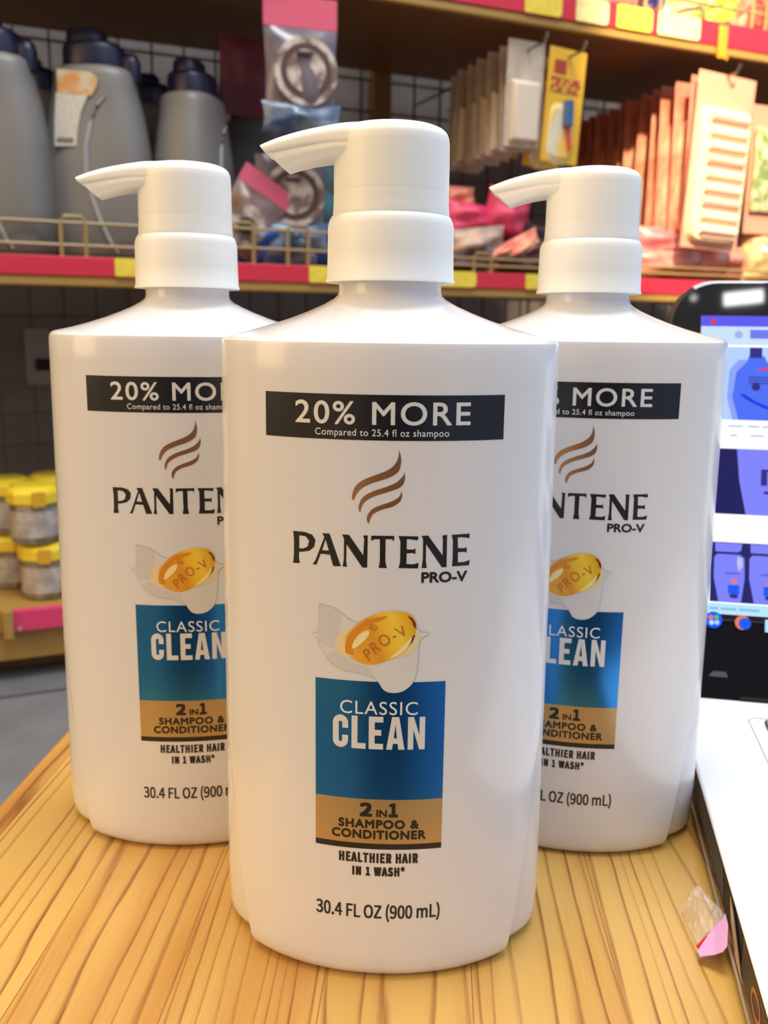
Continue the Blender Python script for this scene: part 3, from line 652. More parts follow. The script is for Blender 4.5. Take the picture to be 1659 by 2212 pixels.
# grid panel and wall behind
gp = empty('wire_grid_panel', sh(0, DEP + .02), SA, 'brown wire grid panel at the back of the shelves', 'grid panel')
g = MB(); gz0, gz1 = .05, Z0 + .95
x = SL
while x < SR:
    g.box(x, x + .0034, .0, .0034, gz0, gz1); x += .0505
z = gz0
while z < gz1:
    g.box(SL, SR, -.0034, 0, z, z + .0034); z += .0505
g.build('grid_wires', m_wire, gp, smooth=False)
m_wall = mat('grey_tiles', S(120, 112, 108), rough=.4, noise=(14, S(104, 97, 92), .2))
w = MB().box(-1.6, 3.4, 0, .05, 0, 2.7).build('wall_back', m_wall, None, smooth=False, loc=sh(0, DEP + .09), rz=SA); tag(w, kind='structure')
# electrical box on the wall
eb = empty('wall_socket', sh(at(82, 770, DEP)[0], DEP + .018, at(82, 770, DEP)[1]), SA, 'grey wall socket plate with a black insert behind the grid under the shelf', 'socket')
MB().box(-.018, .022, -.012, 0, -.045, .045).build('plate', mat('socket_grey', S(128, 118, 108), rough=.4), eb, bevel=.003)
MB().box(-.004, .018, -.016, -.012, -.022, -.004).build('insert', m_side, eb, bevel=.001)

# floor with grey tiles
def tile_mat():
    m = mat('floor_tiles', S(120, 122, 124), rough=.4); nt = m.node_tree; tc = nt.nodes.new('ShaderNodeTexCoord')
    mp = nt.nodes.new('ShaderNodeMapping'); mp.inputs['Rotation'].default_value = (0, 0, -SA); mp.inputs['Location'].default_value = (.117, .06, 0)
    br = nt.nodes.new('ShaderNodeTexBrick'); br.offset = 0; br.inputs['Scale'].default_value = 1; br.inputs['Brick Width'].default_value = .30; br.inputs['Row Height'].default_value = .30; br.inputs['Mortar Size'].default_value = .004
    br.inputs['Color1'].default_value = (*S(124, 126, 128), 1); br.inputs['Color2'].default_value = (*S(116, 118, 121), 1); br.inputs['Mortar'].default_value = (*S(70, 70, 72), 1)
    nt.links.new(tc.outputs['Object'], mp.inputs[0]); nt.links.new(mp.outputs[0], br.inputs[0])
    ns = nt.nodes.new('ShaderNodeTexNoise'); ns.inputs['Scale'].default_value = 18; mx = nt.nodes.new('ShaderNodeMix'); mx.data_type = 'RGBA'; mx.blend_type = 'MULTIPLY'; mx.inputs[0].default_value = .35
    nt.links.new(tc.outputs['Object'], ns.inputs['Vector']); nt.links.new(br.outputs[0], mx.inputs[6]); nt.links.new(ns.outputs['Fac'], mx.inputs[7]); nt.links.new(mx.outputs[2], nt.nodes['Principled BSDF'].inputs['Base Color'])
    return m
tag(MB().box(-3, 4, -.25, 4, -.05, 0).build('floor', tile_mat(), None, smooth=False), kind='structure')

# ---- price labels on the rails (pixel spans along the rail)
def price(px0, px1, py, zt, m, label, grp):
    s0, s1 = at(px0, py)[0], at(px1, py)[0]
    n_ = 8; r = .006; pts = []
    x0, x1, h = 0, s1 - s0, (.031 if zt == ZU else .0215)
    for cx, cz, a0 in ((x1 - r, r, -90), (x1 - r, h - r, 0), (x0 + r * .4, h - r * .4, 90), (x0 + r * .4, r * .4, 180)):
        rr_ = r if cx > x0 + r else r * .4
        for i in range(n_ + 1):
            a = math.radians(a0 + 90 * i / n_); pts.append((cx + rr_ * math.cos(a), cz + rr_ * math.sin(a)))
    o = MB().rings([[(x, -.0004, z) for x, z in pts], [(x, .0004, z) for x, z in pts]]).build('price_label', m, None, smooth=False)
    o.location = sh(s0, -.0095, zt - (.031 if zt == ZU else .0205) + .001); o.rotation_euler.z = SA
    return tag(o, label, 'price label', grp)
GU, GLo = 'price labels on the upper shelf rail', 'price labels on the lower shelf rail'
price(1126, 1206, 18, ZU, m_yel, 'bright yellow price label at the far left of the upper shelf rail', GU)
price(1236, 1306, 35, ZU, m_cream, 'pale cream price label between the two bright yellow ones on the upper rail', GU)
price(1323, 1400, 55, ZU, m_yel, 'bright yellow price label between two cream ones on the upper rail', GU)
price(1411, 1502, 78, ZU, m_cream, 'pale cream price label at the right end of the row on the upper rail', GU)
price(246, 400, 575, ZL, m_yel, 'yellow price label on the lower rail beside the left bottle collar', GLo)
price(663, 770, 590, ZL, m_yel, 'yellow price label on the lower rail just left of the front pump collar', GLo)
price(930, 1022, 605, ZL, m_yel, 'yellow price label on the lower rail just right of the front pump collar', GLo)
price(1128, 1240, 612, ZL, m_yel, 'yellow price label on the lower rail left of the right bottle collar', GLo)
# clip hanging on the upper rail
s_, z_ = at(1548, 100)
ck = empty('rail_clip', sh(s_, -.012, ZU - .05), SA, 'orange clip on the upper red rail above the large peach card', 'clip')
MB().box(-.008, .008, -.002, .002, 0, .046).build('plate', mat('orange_clip', S(220, 150, 40), rough=.4), ck, bevel=.001)
MB().tube([(0, -.002, .004), (0, -.012, -.004), (0, -.014, .004)], .0015).build('hook', bpy.data.materials['orange_clip'], ck)

# ---- wire guards in front of the goods
def guard(name, s0, s1, zb, hs, loops, label, d=.012):
    e = empty(name, sh(s0, d, zb), SA, label, 'wire guard')
    gm = MB()
    for h in hs: gm.tube([(0, 0, h), (s1 - s0, 0, h)], .0022, 6)
    gm.build('rails', m_guard, e)
    for l in loops:
        lp = MB()
        x = l - s0; ht = hs[-1] + .007
        lp.tube([(x - .014, 0, 0), (x - .014, 0, ht - .004), (x - .010, 0, ht), (x + .010, 0, ht), (x + .014, 0, ht - .004), (x + .014, 0, 0)], .0026, 6)
        lp.build('upright_loop', m_guard, e)
    return e
guard('wire_guard', -.5, at(500, 560)[0], ZL, (.016, .042), [at(160, 500)[0]], 'low wire fence along the shelf edge in front of the water jugs')
guard('wire_guard', at(505, 560)[0], at(960, 560)[0], ZL, (.022, .046), [at(530, 540)[0], at(650, 560)[0]], 'low wire fence in front of the round printed bags')
guard('wire_guard', at(965, 560)[0], 1.7, ZL, (.012, .022), [at(1050, 600)[0]], 'low wire fence in front of the pink bags on the lower shelf')
guard('wire_guard', at(1200, 20)[0], 1.7, ZU, (.03, .055), [at(1420, 40)[0], at(1650, 60)[0]], 'thin wire fence along the front of the upper shelf')

# ---- water jugs
m_jug = mat('frosted_plastic', (.20, .185, .165), rough=.45, noise=(9, (.165, .152, .135), .2))
m_navy = mat('navy_lid', S(30, 28, 54), rough=.35)
m_ridge = mat('frosted_ridge', (.32, .31, .29), rough=.4)
GJ = 'frosted water jugs with navy lids on the lower shelf'
jug = empty('water_jug', (0, 0, 0), 0, '', 'water jug', GJ)
jr = []
for z, a, b, p in ((0, .054, .036, 3), (.003, .060, .041, 3), (.012, .064, .044, 3.2), (.06, .066, .045, 3.2), (.11, .0655, .045, 3.2), (.15, .062, .043, 3.2), (.19, .056, .040, 3), (.215, .050, .038, 3), (.228, .0485, .037, 3.2), (.236, .0465, .035, 3), (.240, .041, .032, 2.6), (.242, .034, .029, 2.4), (.250, .034, .029, 2.4)):
    jr.append(superring(a, b, z, 56, p))
MB().rings(jr).build('jug_body', m_jug, jug, ang=50)
lidm = MB()
lidm.rings([superring(a, b, z, 40, 2.4) for z, a, b in ((.242, .0375, .0315), (.262, .0375, .0315), (.268, .0355, .030), (.271, .031, .026))])
lidm.rings([superring(a, b, z, 32, 2.6, cx=-.008) for z, a, b in ((.270, .025, .020), (.283, .024, .019), (.287, .021, .016))])
lidm.rings([superring(a, b, z, 32, 2.6, cx=.043) for z, a, b in ((.226, .010, .012), (.248, .013, .013), (.258, .010, .010), (.262, .006, .006))])
lidm.build('jug_lid', m_navy, jug, ang=45)
jf = lambda z: .0385 + (.0062 * min(1, (.235 - z) / .10) if z < .235 else 0)
MB().tube([(x, -jf(z) + .0006, z) for x, z in ((.020, .202), (.010, .190), (.001, .168), (-.005, .14), (-.006, .11), (-.001, .08), (.008, .05), (.020, .022), (.028, .010))], [.001, .002, .0028, .0032, .0033, .0033, .0032, .0026, .0015], 8).build('grip_ridge', m_ridge, jug)
def place_jug(px, d, rz, label, first=False, zoff=0, sc=1):
    o = jug if first else copy_tree(jug)
    s_ = at(px, 500, d)[0]
    o.location = sh(s_, d, ZL); o.rotation_euler.z = SA + rz; o.scale = (sc, sc, sc * .955); o['label'] = label; return o
j1 = place_jug(222, .075, math.radians(-20), 'frosted jug with navy lid and a long price sticker on its front', True)
# sticker on that jug only (built after the copies)
j0 = place_jug(2, .07, math.radians(-20), 'frosted jug with navy lid cut off by the left edge of the photo')
j2 = place_jug(85, .21, math.radians(-20), 'frosted jug half hidden between the leftmost jug and the jug with the sticker', sc=.98)
j3 = place_jug(425, .085, math.radians(48), 'frosted jug turned edge-on behind the left bottle pump, right of the jug with the sticker', sc=.93)
j4 = place_jug(332, .23, math.radians(-20), 'frosted jug whose lid shows behind the right shoulder of the stickered jug', sc=.98)
j5 = place_jug(552, .20, math.radians(-10), 'rearmost frosted jug in shade beside the hanging bag, furthest right of the jugs', sc=.93)
def jl(x, z, o=.0004): return (x, -(.0392 + (.0060 * min(1, max(0, (.236 - z)) / .12))) - o, z)
st = MB().add([jl(-.036, .232), jl(.004, .229), jl(.012, .222), jl(.010, .212), jl(.004, .201), jl(-.036, .203)], [(0, 1, 2, 3, 4, 5)]).build('picture_sticker', mat('sticker_warm', S(200, 186, 150), rough=.4, noise=(60, S(206, 140, 80), .12)), j1, smooth=False)
st2 = MB().add([jl(-.038, .204), jl(.000, .202), jl(-.009, .182), jl(-.014, .160), jl(-.016, .140), jl(-.042, .140), jl(-.041, .17)], [(0, 1, 2, 3, 4, 5, 6)]).build('text_sticker', mat('sticker_white', S(205, 198, 182), rough=.4, noise=(260, S(186, 180, 166), .12)), j1, smooth=False)
MB().add([jl(-.039, .150, .0007), jl(-.019, .150, .0007), jl(-.020, .144, .0007), jl(-.039, .144, .0007)], [(0, 1, 2, 3)]).build('barcode_strip', mat('grey_print', S(110, 106, 100), rough=.5), st2, smooth=False)

# ---- pillow bags
def pillow(w, h, t, n_=14, wrinkle=.0, seed=1, top=1.0):
    rnd = random.Random(seed); m = MB(); ph = [rnd.uniform(0, 6) for _ in range(3)]
    for side in (-1, 1):
        vs = []
        for i in range(n_ + 1):
            for j in range(n_ + 1):
                u, v = i / n_, j / n_
                k = (math.sin(PI * u) ** .55) * (math.sin(PI * v) ** .55) if 0 < i < n_ and 0 < j < n_ else 0
                x = (u - .5) * w * (1 - .06 * math.sin(PI * v)); z = v * h
                y = side * (t / 2 * k + (wrinkle * k * (math.sin(7 * u + 5 * v + ph[0]) + .6 * math.sin(13 * v - 6 * u + ph[1]) + .5 * math.sin(17 * u + 3 * v + ph[2])) * .6 if k else .0003))
                vs.append((x, y, z))
        m.add(vs, [(i * (n_ + 1) + j, (i + 1) * (n_ + 1) + j, (i + 1) * (n_ + 1) + j + 1, i * (n_ + 1) + j + 1) for i in range(n_) for j in range(n_)])
    return m
def bag(name, s, d, z, w, h, t, m, label, cat='bag', group=None, rx=0, ry=0, rz=0, seed=1, header=None, wr_=.004):
    if z < ZL + .05: d = max(d, t / 2 + .020)
    if z < ZU - .02: z = max(z, ZL + abs(math.sin(ry)) * w / 2 + .001)
    e = empty(name, sh(s, d, z), 0, label, cat, group, rot=(rx, ry, SA + rz))
    pillow(w, h, t, wrinkle=wr_, seed=seed).build('bag_body', m, e, ang=60)
    if header:
        mh, hh = header
        MB().box(-w / 2, w / 2, -.0012, .0012, h - .001, h + hh).build('header_card', mh, e, bevel=.0005)
    return e
def disc_on(e, cx, cz, r, y, mats, name='printed_disc'):
    par = e
    for k, (m_, f) in enumerate(mats):
        o = MB().lathe([(r * f, 0), (r * f, .0008 )], 32).build(name if k == 0 else 'disc_ring', m_, par if k == 0 else par, smooth=False)
        if k == 0:
            o.location = (cx, y, cz); o.rotation_euler = (PI / 2, 0, 0); par = o
        else: o.location = (0, 0, .0008 * k)
    return par
m_pk = mat('pink_card', S(216, 92, 116), rough=.4); m_clear = mat('milky_film', S(118, 108, 110), rough=.2, noise=(40, S(92, 82, 96), .15)); m_brown = mat('brown_print', S(82, 58, 46), rough=.5)
m_cream2 = mat('cream_print', S(205, 192, 180), rough=.5, noise=(45, S(120, 95, 84), .09)); m_blueb = mat('blue_bag_film', S(60, 84, 118), rough=.25, noise=(35, S(130, 142, 156), .12)); m_bl2 = mat('strong_blue', S(44, 96, 176), rough=.3)
m_dred = mat('dark_red_card', S(112, 46, 56), rough=.5); m_teal = mat('teal_print', S(70, 130, 132), rough=.4, noise=(30, S(60, 66, 66), .1))
def round_bag(px, pyb, pyt, d, w, label, header=True, ry=0, rz=0, seed=2, mirror=False):
    s, zb = at(px, pyb, d); zt = at(px, pyt, d)[1]; h = zt - zb
    e = bag('printed_bag', s, d, zb, w, h, .035, m_clear, label, 'bag', 'bags with a round printed window', ry=ry, rz=rz, seed=seed, header=(m_pk, .035) if header else None)
    disc_on(e, 0.004, h * .56, w * .43, -.0150, [(m_cream2, 1), (m_brown, .80), (m_cream2, .62)], 'round_window')
    pw = pillow(w * 1.08, h * .30, .030, wrinkle=.004, seed=seed + 9).build('blue_band', m_blueb, e, ang=60); pw.location = (0, -.006, -.004)
    MB().box(-w * .1, w * .12, -.022, -.018, h * .70, h * .74).build('dark_print', m_brown, e, bevel=.001)
    return e
round_bag(650, 285, 60, .0, .094, 'bag with a round brown and cream window and pink header hanging at the top centre', rz=-.12, seed=4)
round_bag(628, 535, 335, .05, .094, 'bag with a round brown and cream window standing upright behind the front nozzle', header=False, rz=-.2, seed=6)
s, z = at(525, 150, .12); bag('hang_bag', s, .12, z - .06, .075, .10, .012, m_dred, 'dark red card hanging in shade left of the round-window bag', 'bag', ry=.05)
s, z = at(500, 560, .03); lb = bag('leaning_bag', s, .02, ZL, .075, .085, .03, mat('lilac_film', S(150, 132, 132), rough=.3, noise=(28, S(110, 78, 60), .1)), 'leaning lilac and brown bag with slanted pink header beside the left pump', 'bag', ry=.55, seed=8, header=(m_pk, .022))
disc_on(lb, .0, .035, .026, -.016, [(m_cream2, 1), (m_brown, .45)], 'round_window')
s, z = at(708, 520, .1); bag('printed_bag', s, .1, ZL, .055, .16, .03, m_teal, 'teal and grey bag in the gap beside the front pump column', 'bag', seed=10)
for k, (px, d, m_, lab) in enumerate(((570, .03, m_bl2, 'blue film bag lying on the shelf edge right of the left bottle pump'), (640, .02, m_blueb, 'pale blue crumpled bag behind the two wire loops'), (700, .045, m_bl2, 'blue crumpled bag touching the front pump collar in view'))):
    s = at(px, 560, d)[0]; bag('blue_bag', s, d + .02, ZL, .085, .06, .05, m_, lab, 'bag', 'blue crumpled bags behind the wire fence', ry=.1 * (k - 1), rz=.2 * k, seed=20 + k, wr_=.008)

# pink and beige bags right of the front pump
m_pinkf = mat('pink_fabric', S(238, 84, 122), rough=.5, noise=(22, S(206, 48, 90), .2)); m_peach = mat('peach_bag', S(232, 140, 116), rough=.45); m_beige = mat('beige_print', S(214, 178, 150), rough=.5, noise=(20, S(120, 110, 112), .1))
m_dark = mat('dark_film', S(74, 52, 54), rough=.3, noise=(30, S(108, 80, 78), .15))
def place_bag(px, py, d, w, h, t, m_, lab, ry=0, rz=0, rx=0, seed=1, name='crumpled_bag', wr_=.010, grp=None):
    s, z = at(px, py, d); return bag(name, s, d, z, w, h, t, m_, lab, 'bag', grp, ry=ry, rz=rz, rx=rx, seed=seed, wr_=wr_)
GP = 'crumpled bags piled on the lower shelf right of the front pump'
place_bag(985, 470, .10, .06, .045, .05, m_peach, 'small peach bag peeping over the pink ones beside the front pump', seed=31, grp=GP)
place_bag(1000, 512, .075, .085, .050, .05, m_pinkf, 'bright pink crumpled bag next to the front pump collar', ry=.1, seed=32, grp=GP)
place_bag(1080, 515, .07, .075, .070, .05, m_pinkf, 'bright pink crumpled bag with a raised peak below the right nozzle', ry=.25, seed=33, grp=GP)
place_bag(1115, 515, .12, .06, .06, .05, mat('magenta_fabric', S(180, 40, 84), rough=.5), 'magenta bag in shade behind the peaked pink bag', ry=-.3, seed=34, grp=GP)
place_bag(1030, 560, .04, .105, .045, .05, m_beige, 'beige bag with grey ring print lying below the pink bags', ry=-.12, seed=35, grp=GP)
place_bag(1125, 568, .02, .105, .030, .035, mat('red_stripe_pack', S(236, 110, 100), rough=.45, noise=(40, S(246, 180, 140), .12)), 'long red and peach pack lying slanted toward the right pump', ry=-.45, seed=36, grp=GP)
place_bag(1020, 610, .015, .12, .040, .05, m_dark, 'dark clear bag at the very front under the beige bag', seed=37, grp=GP)
place_bag(1130, 618, .02, .11, .045, .05, m_dark, 'dark clear bag at the front left of the right pump collar', seed=38, ry=-.1, grp=GP)
place_bag(1205, 610, .09, .14, .085, .05, m_dark, 'dark bag standing in shade behind the right pump', seed=39, grp=GP)
m_pc = mat('pink_clear', S(214, 150, 134), rough=.25, noise=(26, S(176, 100, 96), .15))
GQ = 'clear pink bags piled under the hanging peach packs'
place_bag(1430, 560, .06, .13, .050, .06, mat('dull_pink', S(196, 112, 116), rough=.4, noise=(18, S(226, 150, 140), .1)), 'dull pink bag topmost of the pile right of the right pump', seed=41, grp=GQ)
place_bag(1450, 602, .03, .16, .050, .06, m_pc, 'clear peach bag lowest in the pile right of the right pump', seed=42, grp=GQ)
place_bag(1560, 606, .03, .12, .060, .06, m_pc, 'clear peach bag above the laptop lid corner', seed=43, ry=.1, grp=GQ)
place_bag(1640, 610, .05, .10, .085, .06, mat('lime_white', S(226, 216, 150), rough=.3, noise=(35, S(196, 120, 100), .1)), 'pale lime and white bag at the right edge above the laptop', seed=44, grp=GQ)

# ---- hanging white cards (first peg), from the front backwards
m_cardw = mat('white_card', S(214, 200, 182), rough=.45, noise=(30, S(190, 172, 152), .12)); m_peg = mat('peg_steel', (.4, .38, .35), rough=.35, metal=1)
def peg(px, py, L_, label):
    s, z = at(px, py)
    e = empty('peg_hook', sh(s, 0, z), SA, label, 'hook')
    MB().tube([(0, DEP + .018, .0), (0, -.03 + DEP - L_, 0), (0, -.037 + DEP - L_, .010)], .0022).build('rod', m_peg, e); return e
GC = 'white cards hung on one peg'
s_c, z_c = at(1150, 100)
peg(1150, 104, DEP, 'steel peg carrying the white cards')
proto = empty('hanging_card', (0, 0, 0), 0, '', 'card pack', GC)
MB().box(-.030, .030, -.001, .001, -.135, .006).build('card', m_cardw, proto, bevel=.0006)
MB().rings([[(x, -.001 - t * 0, z) for x, z in ((-.024, -.13), (.024, -.13), (.024, -.045), (-.024, -.045))], [(x, -.011, z) for x, z in ((-.020, -.126), (.020, -.126), (.020, -.052), (-.020, -.052))]]).build('pouch', mat('pouch_white', S(226, 208, 184), rough=.4), proto, bevel=.002)
names = ['front', 'second', 'third', 'fourth', 'fifth', 'sixth', 'rearmost']
for k in range(7):
    o = proto if k == 0 else copy_tree(proto)
    o.location = sh(s_c + random.uniform(-.003, .003), .012 + k * .030, z_c + .004 - .0015 * k)
    o.rotation_euler = (random.uniform(-.03, .03), random.uniform(-.04, .04), SA + .05 * (k % 3))
    o['label'] = '%s of the seven white card packs on the peg, counted from the camera' % names[k]
# ---- yellow packs
GY = 'yellow packs hung on one peg'
s_y, z_y = at(1232, 112)
peg(1232, 122, DEP, 'steel peg carrying the yellow packs')
yp = empty('yellow_pack', sh(s_y, .004, z_y), 0, 'front yellow brush pack hanging above the right nozzle', 'pack', GY, rot=(0, .06, SA))
MB().box(-.031, .031, -.001, .001, -.150, .004).build('card', mat('yellow_card', S(228, 178, 44), rough=.4), yp, bevel=.0006)
MB().box(-.026, .024, -.002, -.001, -.055, -.035).build('red_lettering_band', mat('red_band', S(164, 62, 40), rough=.5, noise=(160, S(222, 160, 50), .04)), yp, bevel=.0004)
MB().box(-.022, -.002, -.002, -.001, -.030, -.012).build('red_emblem', mat('red_emblem', S(170, 60, 40), rough=.5), yp, bevel=.0004)
MB().rings([superring(.022, .012, 0, 24, 4, cy=-.002), superring(.020, .009, .004, 24, 4, cy=-.002)]).build('blister', mat('blister_white', S(226, 216, 190), rough=.25, noise=(60, S(238, 196, 90), .1)), yp)
LAST.location = (-.002, -.0, -.102); LAST.rotation_euler = (PI / 2, 0, 0); LAST.scale = (1, 3.6, 1)
MB().tube([(.004, -.007, -.066), (.005, -.008, -.100)], .0075, 10).build('blue_handle', mat('blue_handle', S(52, 92, 140), rough=.3), yp)
MB().tube([(.006, -.007, -.095), (.012, -.008, -.132)], .003, 8).build('red_brush', mat('brush_red', S(206, 70, 62), rough=.3), yp)
MB().box(-.004, .012, -.0022, -.001, -.142, -.135).build('blue_badge', mat('badge_blue', S(70, 80, 150), rough=.4), yp, bevel=.0003)
yp2 = copy_tree(yp); yp2.location = sh(s_y - .004, .045, z_y - .001); yp2['label'] = 'yellow brush pack hanging just behind the front yellow pack'

# ---- hanging peach packs (third peg)
GF = 'peach packs hung on one peg'
s_f, z_f = at(1560, 175)
peg(1560, 168, DEP, 'steel peg carrying the peach packs')
fp = empty('striped_pack', sh(s_f + .002, -.010, z_f), 0, 'large front pack with horizontal cream and rose stripes hanging nearest on the right', 'pack', rot=(0, .05, SA))
m_pch = mat('peach_card', S(232, 158, 128), rough=.4); m_crm = mat('cream_item', S(244, 226, 190), rough=.35); m_rose = mat('rose_item', S(236, 184, 164), rough=.35)
MB().box(-.056, .056, -.001, .001, -.252, .006).build('card', m_pch, fp, bevel=.0006)
MB().rings([superring(.050, .100, z, 36, 8) for z in (0, .004)] + [superring(.047, .097, .012, 36, 8)]).build('tray', mat('tray_cream', S(250, 228, 176), rough=.3), fp)
LAST.location = (-.002, -.001, -.142); LAST.rotation_euler = (PI / 2, 0, 0)
for k in range(9):
    zz = -.060 - k * .0205
    MB().tube([(-.036, -.015, zz), (.036, -.015, zz)], .0070, 10).build('rolled_item', m_crm if k % 3 else m_rose, fp)
    MB().box(-.030, .038, -.0160, -.012, zz - .0112, zz - .0088).build('rose_stripe', m_rose, fp)
proto = empty('peach_pack', (0, 0, 0), 0, '', 'pack', GF)
MB().box(-.050, .050, -.001, .001, -.235, .004).build('card', mat('coral_card', S(230, 164, 134), rough=.4, noise=(25, S(206, 104, 84), .2)), proto, bevel=.0006)
MB().rings([superring(.040, .085, z, 32, 7) for z in (0, .003)] + [superring(.037, .082, .008, 32, 7)]).build('blister', mat('blister_peach', S(240, 186, 146), rough=.3, noise=(30, S(220, 130, 100), .15)), proto)
LAST.location = (0, -.001, -.135); LAST.rotation_euler = (PI / 2, 0, 0)
nm = ['second', 'third', 'fourth', 'fifth', 'sixth', 'seventh', 'eighth', 'ninth', 'tenth', 'eleventh', 'rearmost']
for k in range(11):
    o = proto if k == 0 else copy_tree(proto)
    o.location = sh(s_f - .006 + random.uniform(-.004, .004), .012 + k * .0285, z_f - .001 * k)
    o.rotation_euler = (random.uniform(-.04, .04), random.uniform(-.04, .04), SA + random.uniform(-.05, .12))
    o['label'] = 'peach blister pack behind the large striped pack, %s in the row on the peg' % nm[k]
# far right packs
s, z = at(1650, 560, .03); fl = empty('flower_pack', sh(at(1672, 250, .03)[0], .03, at(1650, 228, .03)[1]), 0, 'pale green and white flowered pack hanging at the right edge above the laptop', 'pack', rot=(0, 0, SA))
MB().box(-.045, .045, -.001, .001, -.20, 0).build('card', m_pch, fl, bevel=.0006)
pillow(.085, .13, .022, wrinkle=.002, seed=52).build('pouch', mat('flower_print', S(226, 226, 176), rough=.35, noise=(55, S(120, 140, 80), .1)), fl, ang=60); LAST.location = (0, -.008, -.165)

# ---- goods on the upper shelf
GT = 'packs standing on the upper shelf'
def top_bag(px, d, w, h, m_, lab, seed): 
    s = at(px, 60, d)[0]; return bag('standing_pack', s, d, ZU, w, h, .05, m_, lab, 'pack', GT, seed=seed, wr_=.006)
top_bag(1230, .05, .10, .10, mat('pink_white', S(226, 166, 150), rough=.35, noise=(40, S(206, 90, 80), .12)), 'pink and white pack at the left end of the upper shelf goods', 61)
top_bag(1325, .05, .085, .11, bpy.data.materials['pink_white'], 'second pink and white pack from the left on the upper shelf', 62)
top_bag(1405, .06, .055, .12, mat('blue_brown', S(150, 110, 80), rough=.4, noise=(60, S(60, 60, 140), .05)), 'narrow brown pack with blue marks on the upper shelf', 63)
top_bag(1478, .04, .085, .12, mat('lime_pack', S(236, 232, 170), rough=.4, noise=(30, S(176, 190, 90), .08)), 'cream and olive pack on the upper shelf between the brown and the green packs', 64)
top_bag(1552, .05, .070, .13, mat('green_pack', S(190, 220, 70), rough=.4, noise=(24, S(240, 240, 200), .06)), 'bright yellow-green pack on the upper shelf', 65)
top_bag(1628, .045, .075, .14, mat('red_pack', S(226, 96, 84), rough=.35, noise=(40, S(240, 160, 130), .12)), 'red and pink pack on the upper shelf near the right edge', 66)
top_bag(1690, .05, .05, .14, mat('yellow_pack_film', S(236, 206, 70), rough=.35), 'yellow pack at the right edge of the upper shelf', 67)

# ---- yellow-lidded jars on the bottom shelf
m_jar = mat('jar_plastic', S(150, 136, 118), rough=.2, noise=(30, S(120, 100, 70), .15)); m_jl = mat('jar_paper', S(190, 178, 160), rough=.5, noise=(55, S(156, 146, 136), .1)); m_lid2 = mat('yellow_lid', S(240, 208, 50), rough=.3); m_seal = mat('amber_seal', S(214, 160, 40), rough=.3); m_orl = mat('orange_print', S(214, 130, 70), rough=.45)
GK = 'yellow-lidded jars stacked on the bottom shelf'
jar = empty('snack_jar', (0, 0, 0), 0, '', 'jar', GK)
MB().lathe([(.026, 0), (.0300, .002), (.0312, .008), (.0312, .046), (.029, .052), (.026, .055)], 10).build('jar_body', m_jar, jar, ang=20)
lab_ = MB().rings([[(.0317 * math.cos(a), .0317 * math.sin(a), z) for a in [math.radians(180 + 18 * q) for q in range(11)]] for z in (.010, .044)], False, False, closed=False).build('paper_label', m_jl, jar, ang=20)
MB().add([(.0320 * math.cos(math.radians(a)), .0320 * math.sin(math.radians(a)), z) for a, z in ((198, .044), (252, .044), (252, .040), (216, .030), (198, .026))], [(0, 1, 2, 3, 4)]).build('orange_corner', m_orl, lab_, smooth=False)
MB().lathe([(.0325, .052), (.0345, .054), (.0345, .066), (.0325, .070), (.026, .0725), (.024, .074)], 10).build('jar_lid', m_lid2, jar, ang=20)
MB().box(-.008, .008, -.0355, -.0330, .050, .070).build('seal_strip', m_seal, jar, bevel=.0008)
def pj(px, d, lev, lab, first=False, rz=0):
    o = jar if first else copy_tree(jar)
    s_ = at(px, 1200, d)[0]; o.location = sh(s_ + .006, d, ZB + .0745 * lev); o.rotation_euler.z = SA + rz; o['label'] = lab; return o
pj(88, .055, 0, 'lower yellow-lidded jar of the front stack above the pink rail', True, -.1)
pj(72, .052, 1, 'upper yellow-lidded jar of the front stack, its seal facing the camera', rz=.1)
pj(20, .125, 0, 'bottom yellow-lidded jar of the stack behind on the left, mostly hidden', rz=.3)
pj(16, .125, 1, 'top yellow-lidded jar of the stack behind on the left edge', rz=.3)
pj(122, .14, 0, 'bottom yellow-lidded jar of the rear stack, hidden behind the left bottle side')
pj(112, .14, 1, 'top yellow-lidded jar of the rear stack beside the left bottle', rz=.5)

# ------------------------------------------------------------------ light
def area(name, loc, target, size, energy, col, sy=None, spread=PI):
    d = bpy.data.lights.new(name, 'AREA'); d.energy = energy; d.color = col; d.size = size; d.spread = spread
    if sy: d.shape = 'RECTANGLE'; d.size_y = sy
    o = bpy.data.objects.new(name, d); C.objects.link(o); o.location = loc
    o.rotation_euler = (Vector(target) - Vector(loc)).to_track_quat('-Z', 'Y').to_euler(); return o
area('ceiling_panel_light', (.27, -1.77, 2.2 + Z0), (.3, .2, .3), .13, .5, (.97, .99, 1.0), .045)
area('overhead_panel_light', (.05, .45, 2.3), (.05, .35, .3), 1.0, 31, (.96, .98, 1.0), .6)
area('warm_shop_light', (-1.6, -.35, .9), (-.02, .3, .35), .7, 7, (1.0, .66, .32), .9)
d = bpy.data.lights.new('round_lamp', 'POINT'); d.energy = .06; d.shadow_soft_size = .012; o = bpy.data.objects.new('round_lamp', d); C.objects.link(o); o.location = (.105, -1.74, 2.2 + Z0)
d = bpy.data.lights.new('shelf_spot', 'SPOT'); d.energy = 225; d.color = (1.0, .78, .52); d.spot_size = math.radians(29); d.spot_blend = .35; d.shadow_soft_size = .03
o = bpy.data.objects.new('shelf_spot', d); C.objects.link(o); o.location = sh(.45, -1.0, Z0 + 1.35)
o.rotation_euler = (Vector(sh(1.16, .05, Z0 + .46)) - o.location).to_track_quat('-Z', 'Y').to_euler()
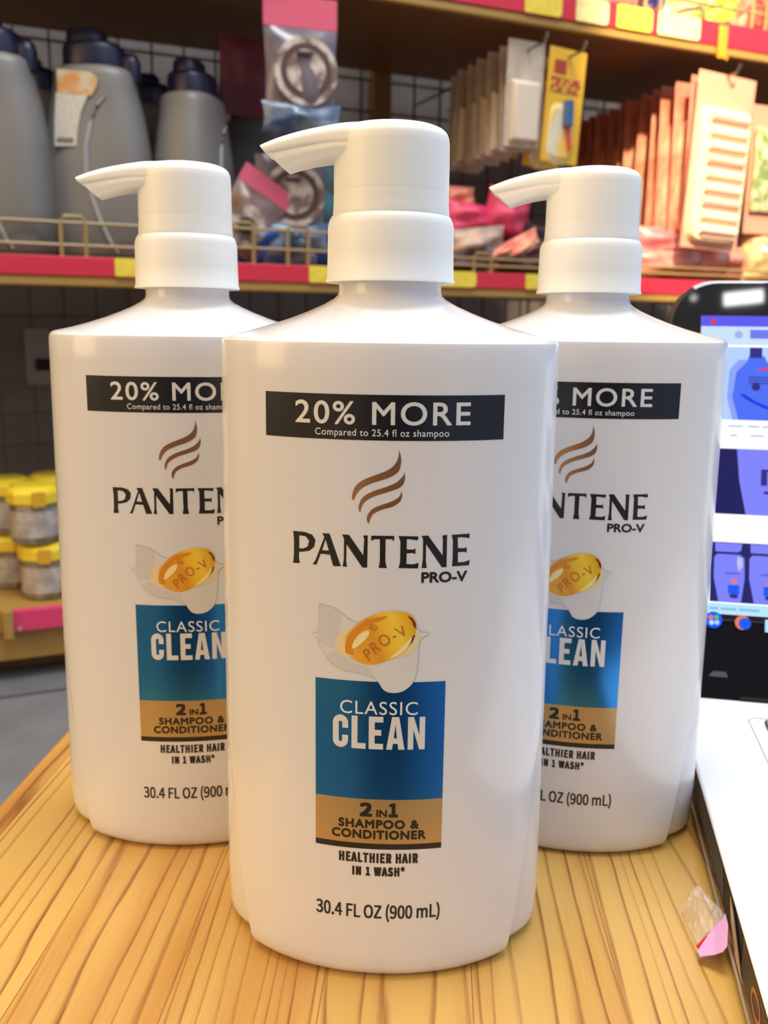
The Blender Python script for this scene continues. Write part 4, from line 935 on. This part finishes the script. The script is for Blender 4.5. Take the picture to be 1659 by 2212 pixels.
# surrounding shop: dim behind the camera, warm to the left, cool to the right
w_ = bpy.data.worlds.new('world'); bpy.context.scene.world = w_; w_.use_nodes = True; wt = w_.node_tree
bg = wt.nodes['Background']; tc = wt.nodes.new('ShaderNodeTexCoord'); sx = wt.nodes.new('ShaderNodeSeparateXYZ'); wt.links.new(tc.outputs['Generated'], sx.inputs[0])
def ramp(sock, lo, hi, pts):
    mr = wt.nodes.new('ShaderNodeMapRange'); mr.inputs[1].default_value = lo; mr.inputs[2].default_value = hi; wt.links.new(sock, mr.inputs[0])
    r = wt.nodes.new('ShaderNodeValToRGB'); e = r.color_ramp.elements
    e[0].position, e[0].color = pts[0][0], (*pts[0][1], 1); e[1].position, e[1].color = pts[-1][0], (*pts[-1][1], 1)
    for p, c in pts[1:-1]: q = e.new(p); q.color = (*c, 1)
    wt.links.new(mr.outputs[0], r.inputs['Fac']); return r.outputs['Color']
hx = ramp(sx.outputs[0], -1, 1, [(0, (.60, .42, .22)), (.22, (.85, .58, .28)), (.36, (.62, .46, .27)), (.43, (.10, .09, .08)), (.54, (.06, .06, .07)), (.60, (.20, .22, .26)), (.70, (.40, .48, .62)), (1, (.38, .46, .60))])
hz = ramp(sx.outputs[2], -1, 1, [(0, (.35, .33, .30)), (.45, (.8, .8, .8)), (.62, (1.2, 1.2, 1.2)), (.8, (2.2, 2.2, 2.2)), (1, (3.0, 3.0, 3.0))])
up_ = ramp(sx.outputs[2], -1, 1, [(0, (0, 0, 0)), (.70, (0, 0, 0)), (.85, (.30, .30, .29)), (1, (.36, .36, .35))])
m1 = wt.nodes.new('ShaderNodeMix'); m1.data_type = 'RGBA'; m1.blend_type = 'MULTIPLY'; m1.inputs[0].default_value = 1; wt.links.new(hx, m1.inputs[6]); wt.links.new(hz, m1.inputs[7])
m2 = wt.nodes.new('ShaderNodeMix'); m2.data_type = 'RGBA'; m2.blend_type = 'ADD'; m2.inputs[0].default_value = 1; wt.links.new(m1.outputs[2], m2.inputs[6]); wt.links.new(up_, m2.inputs[7])
wt.links.new(m2.outputs[2], bg.inputs[0]); bg.inputs[1].default_value = .84

vs_ = bpy.context.scene.view_settings
bpy.context.scene.display_settings.display_device = 'sRGB'
vs_.view_transform = 'Standard'; vs_.look = 'None'; vs_.gamma = 1; vs_.use_curve_mapping = False; vs_.exposure = 0.22
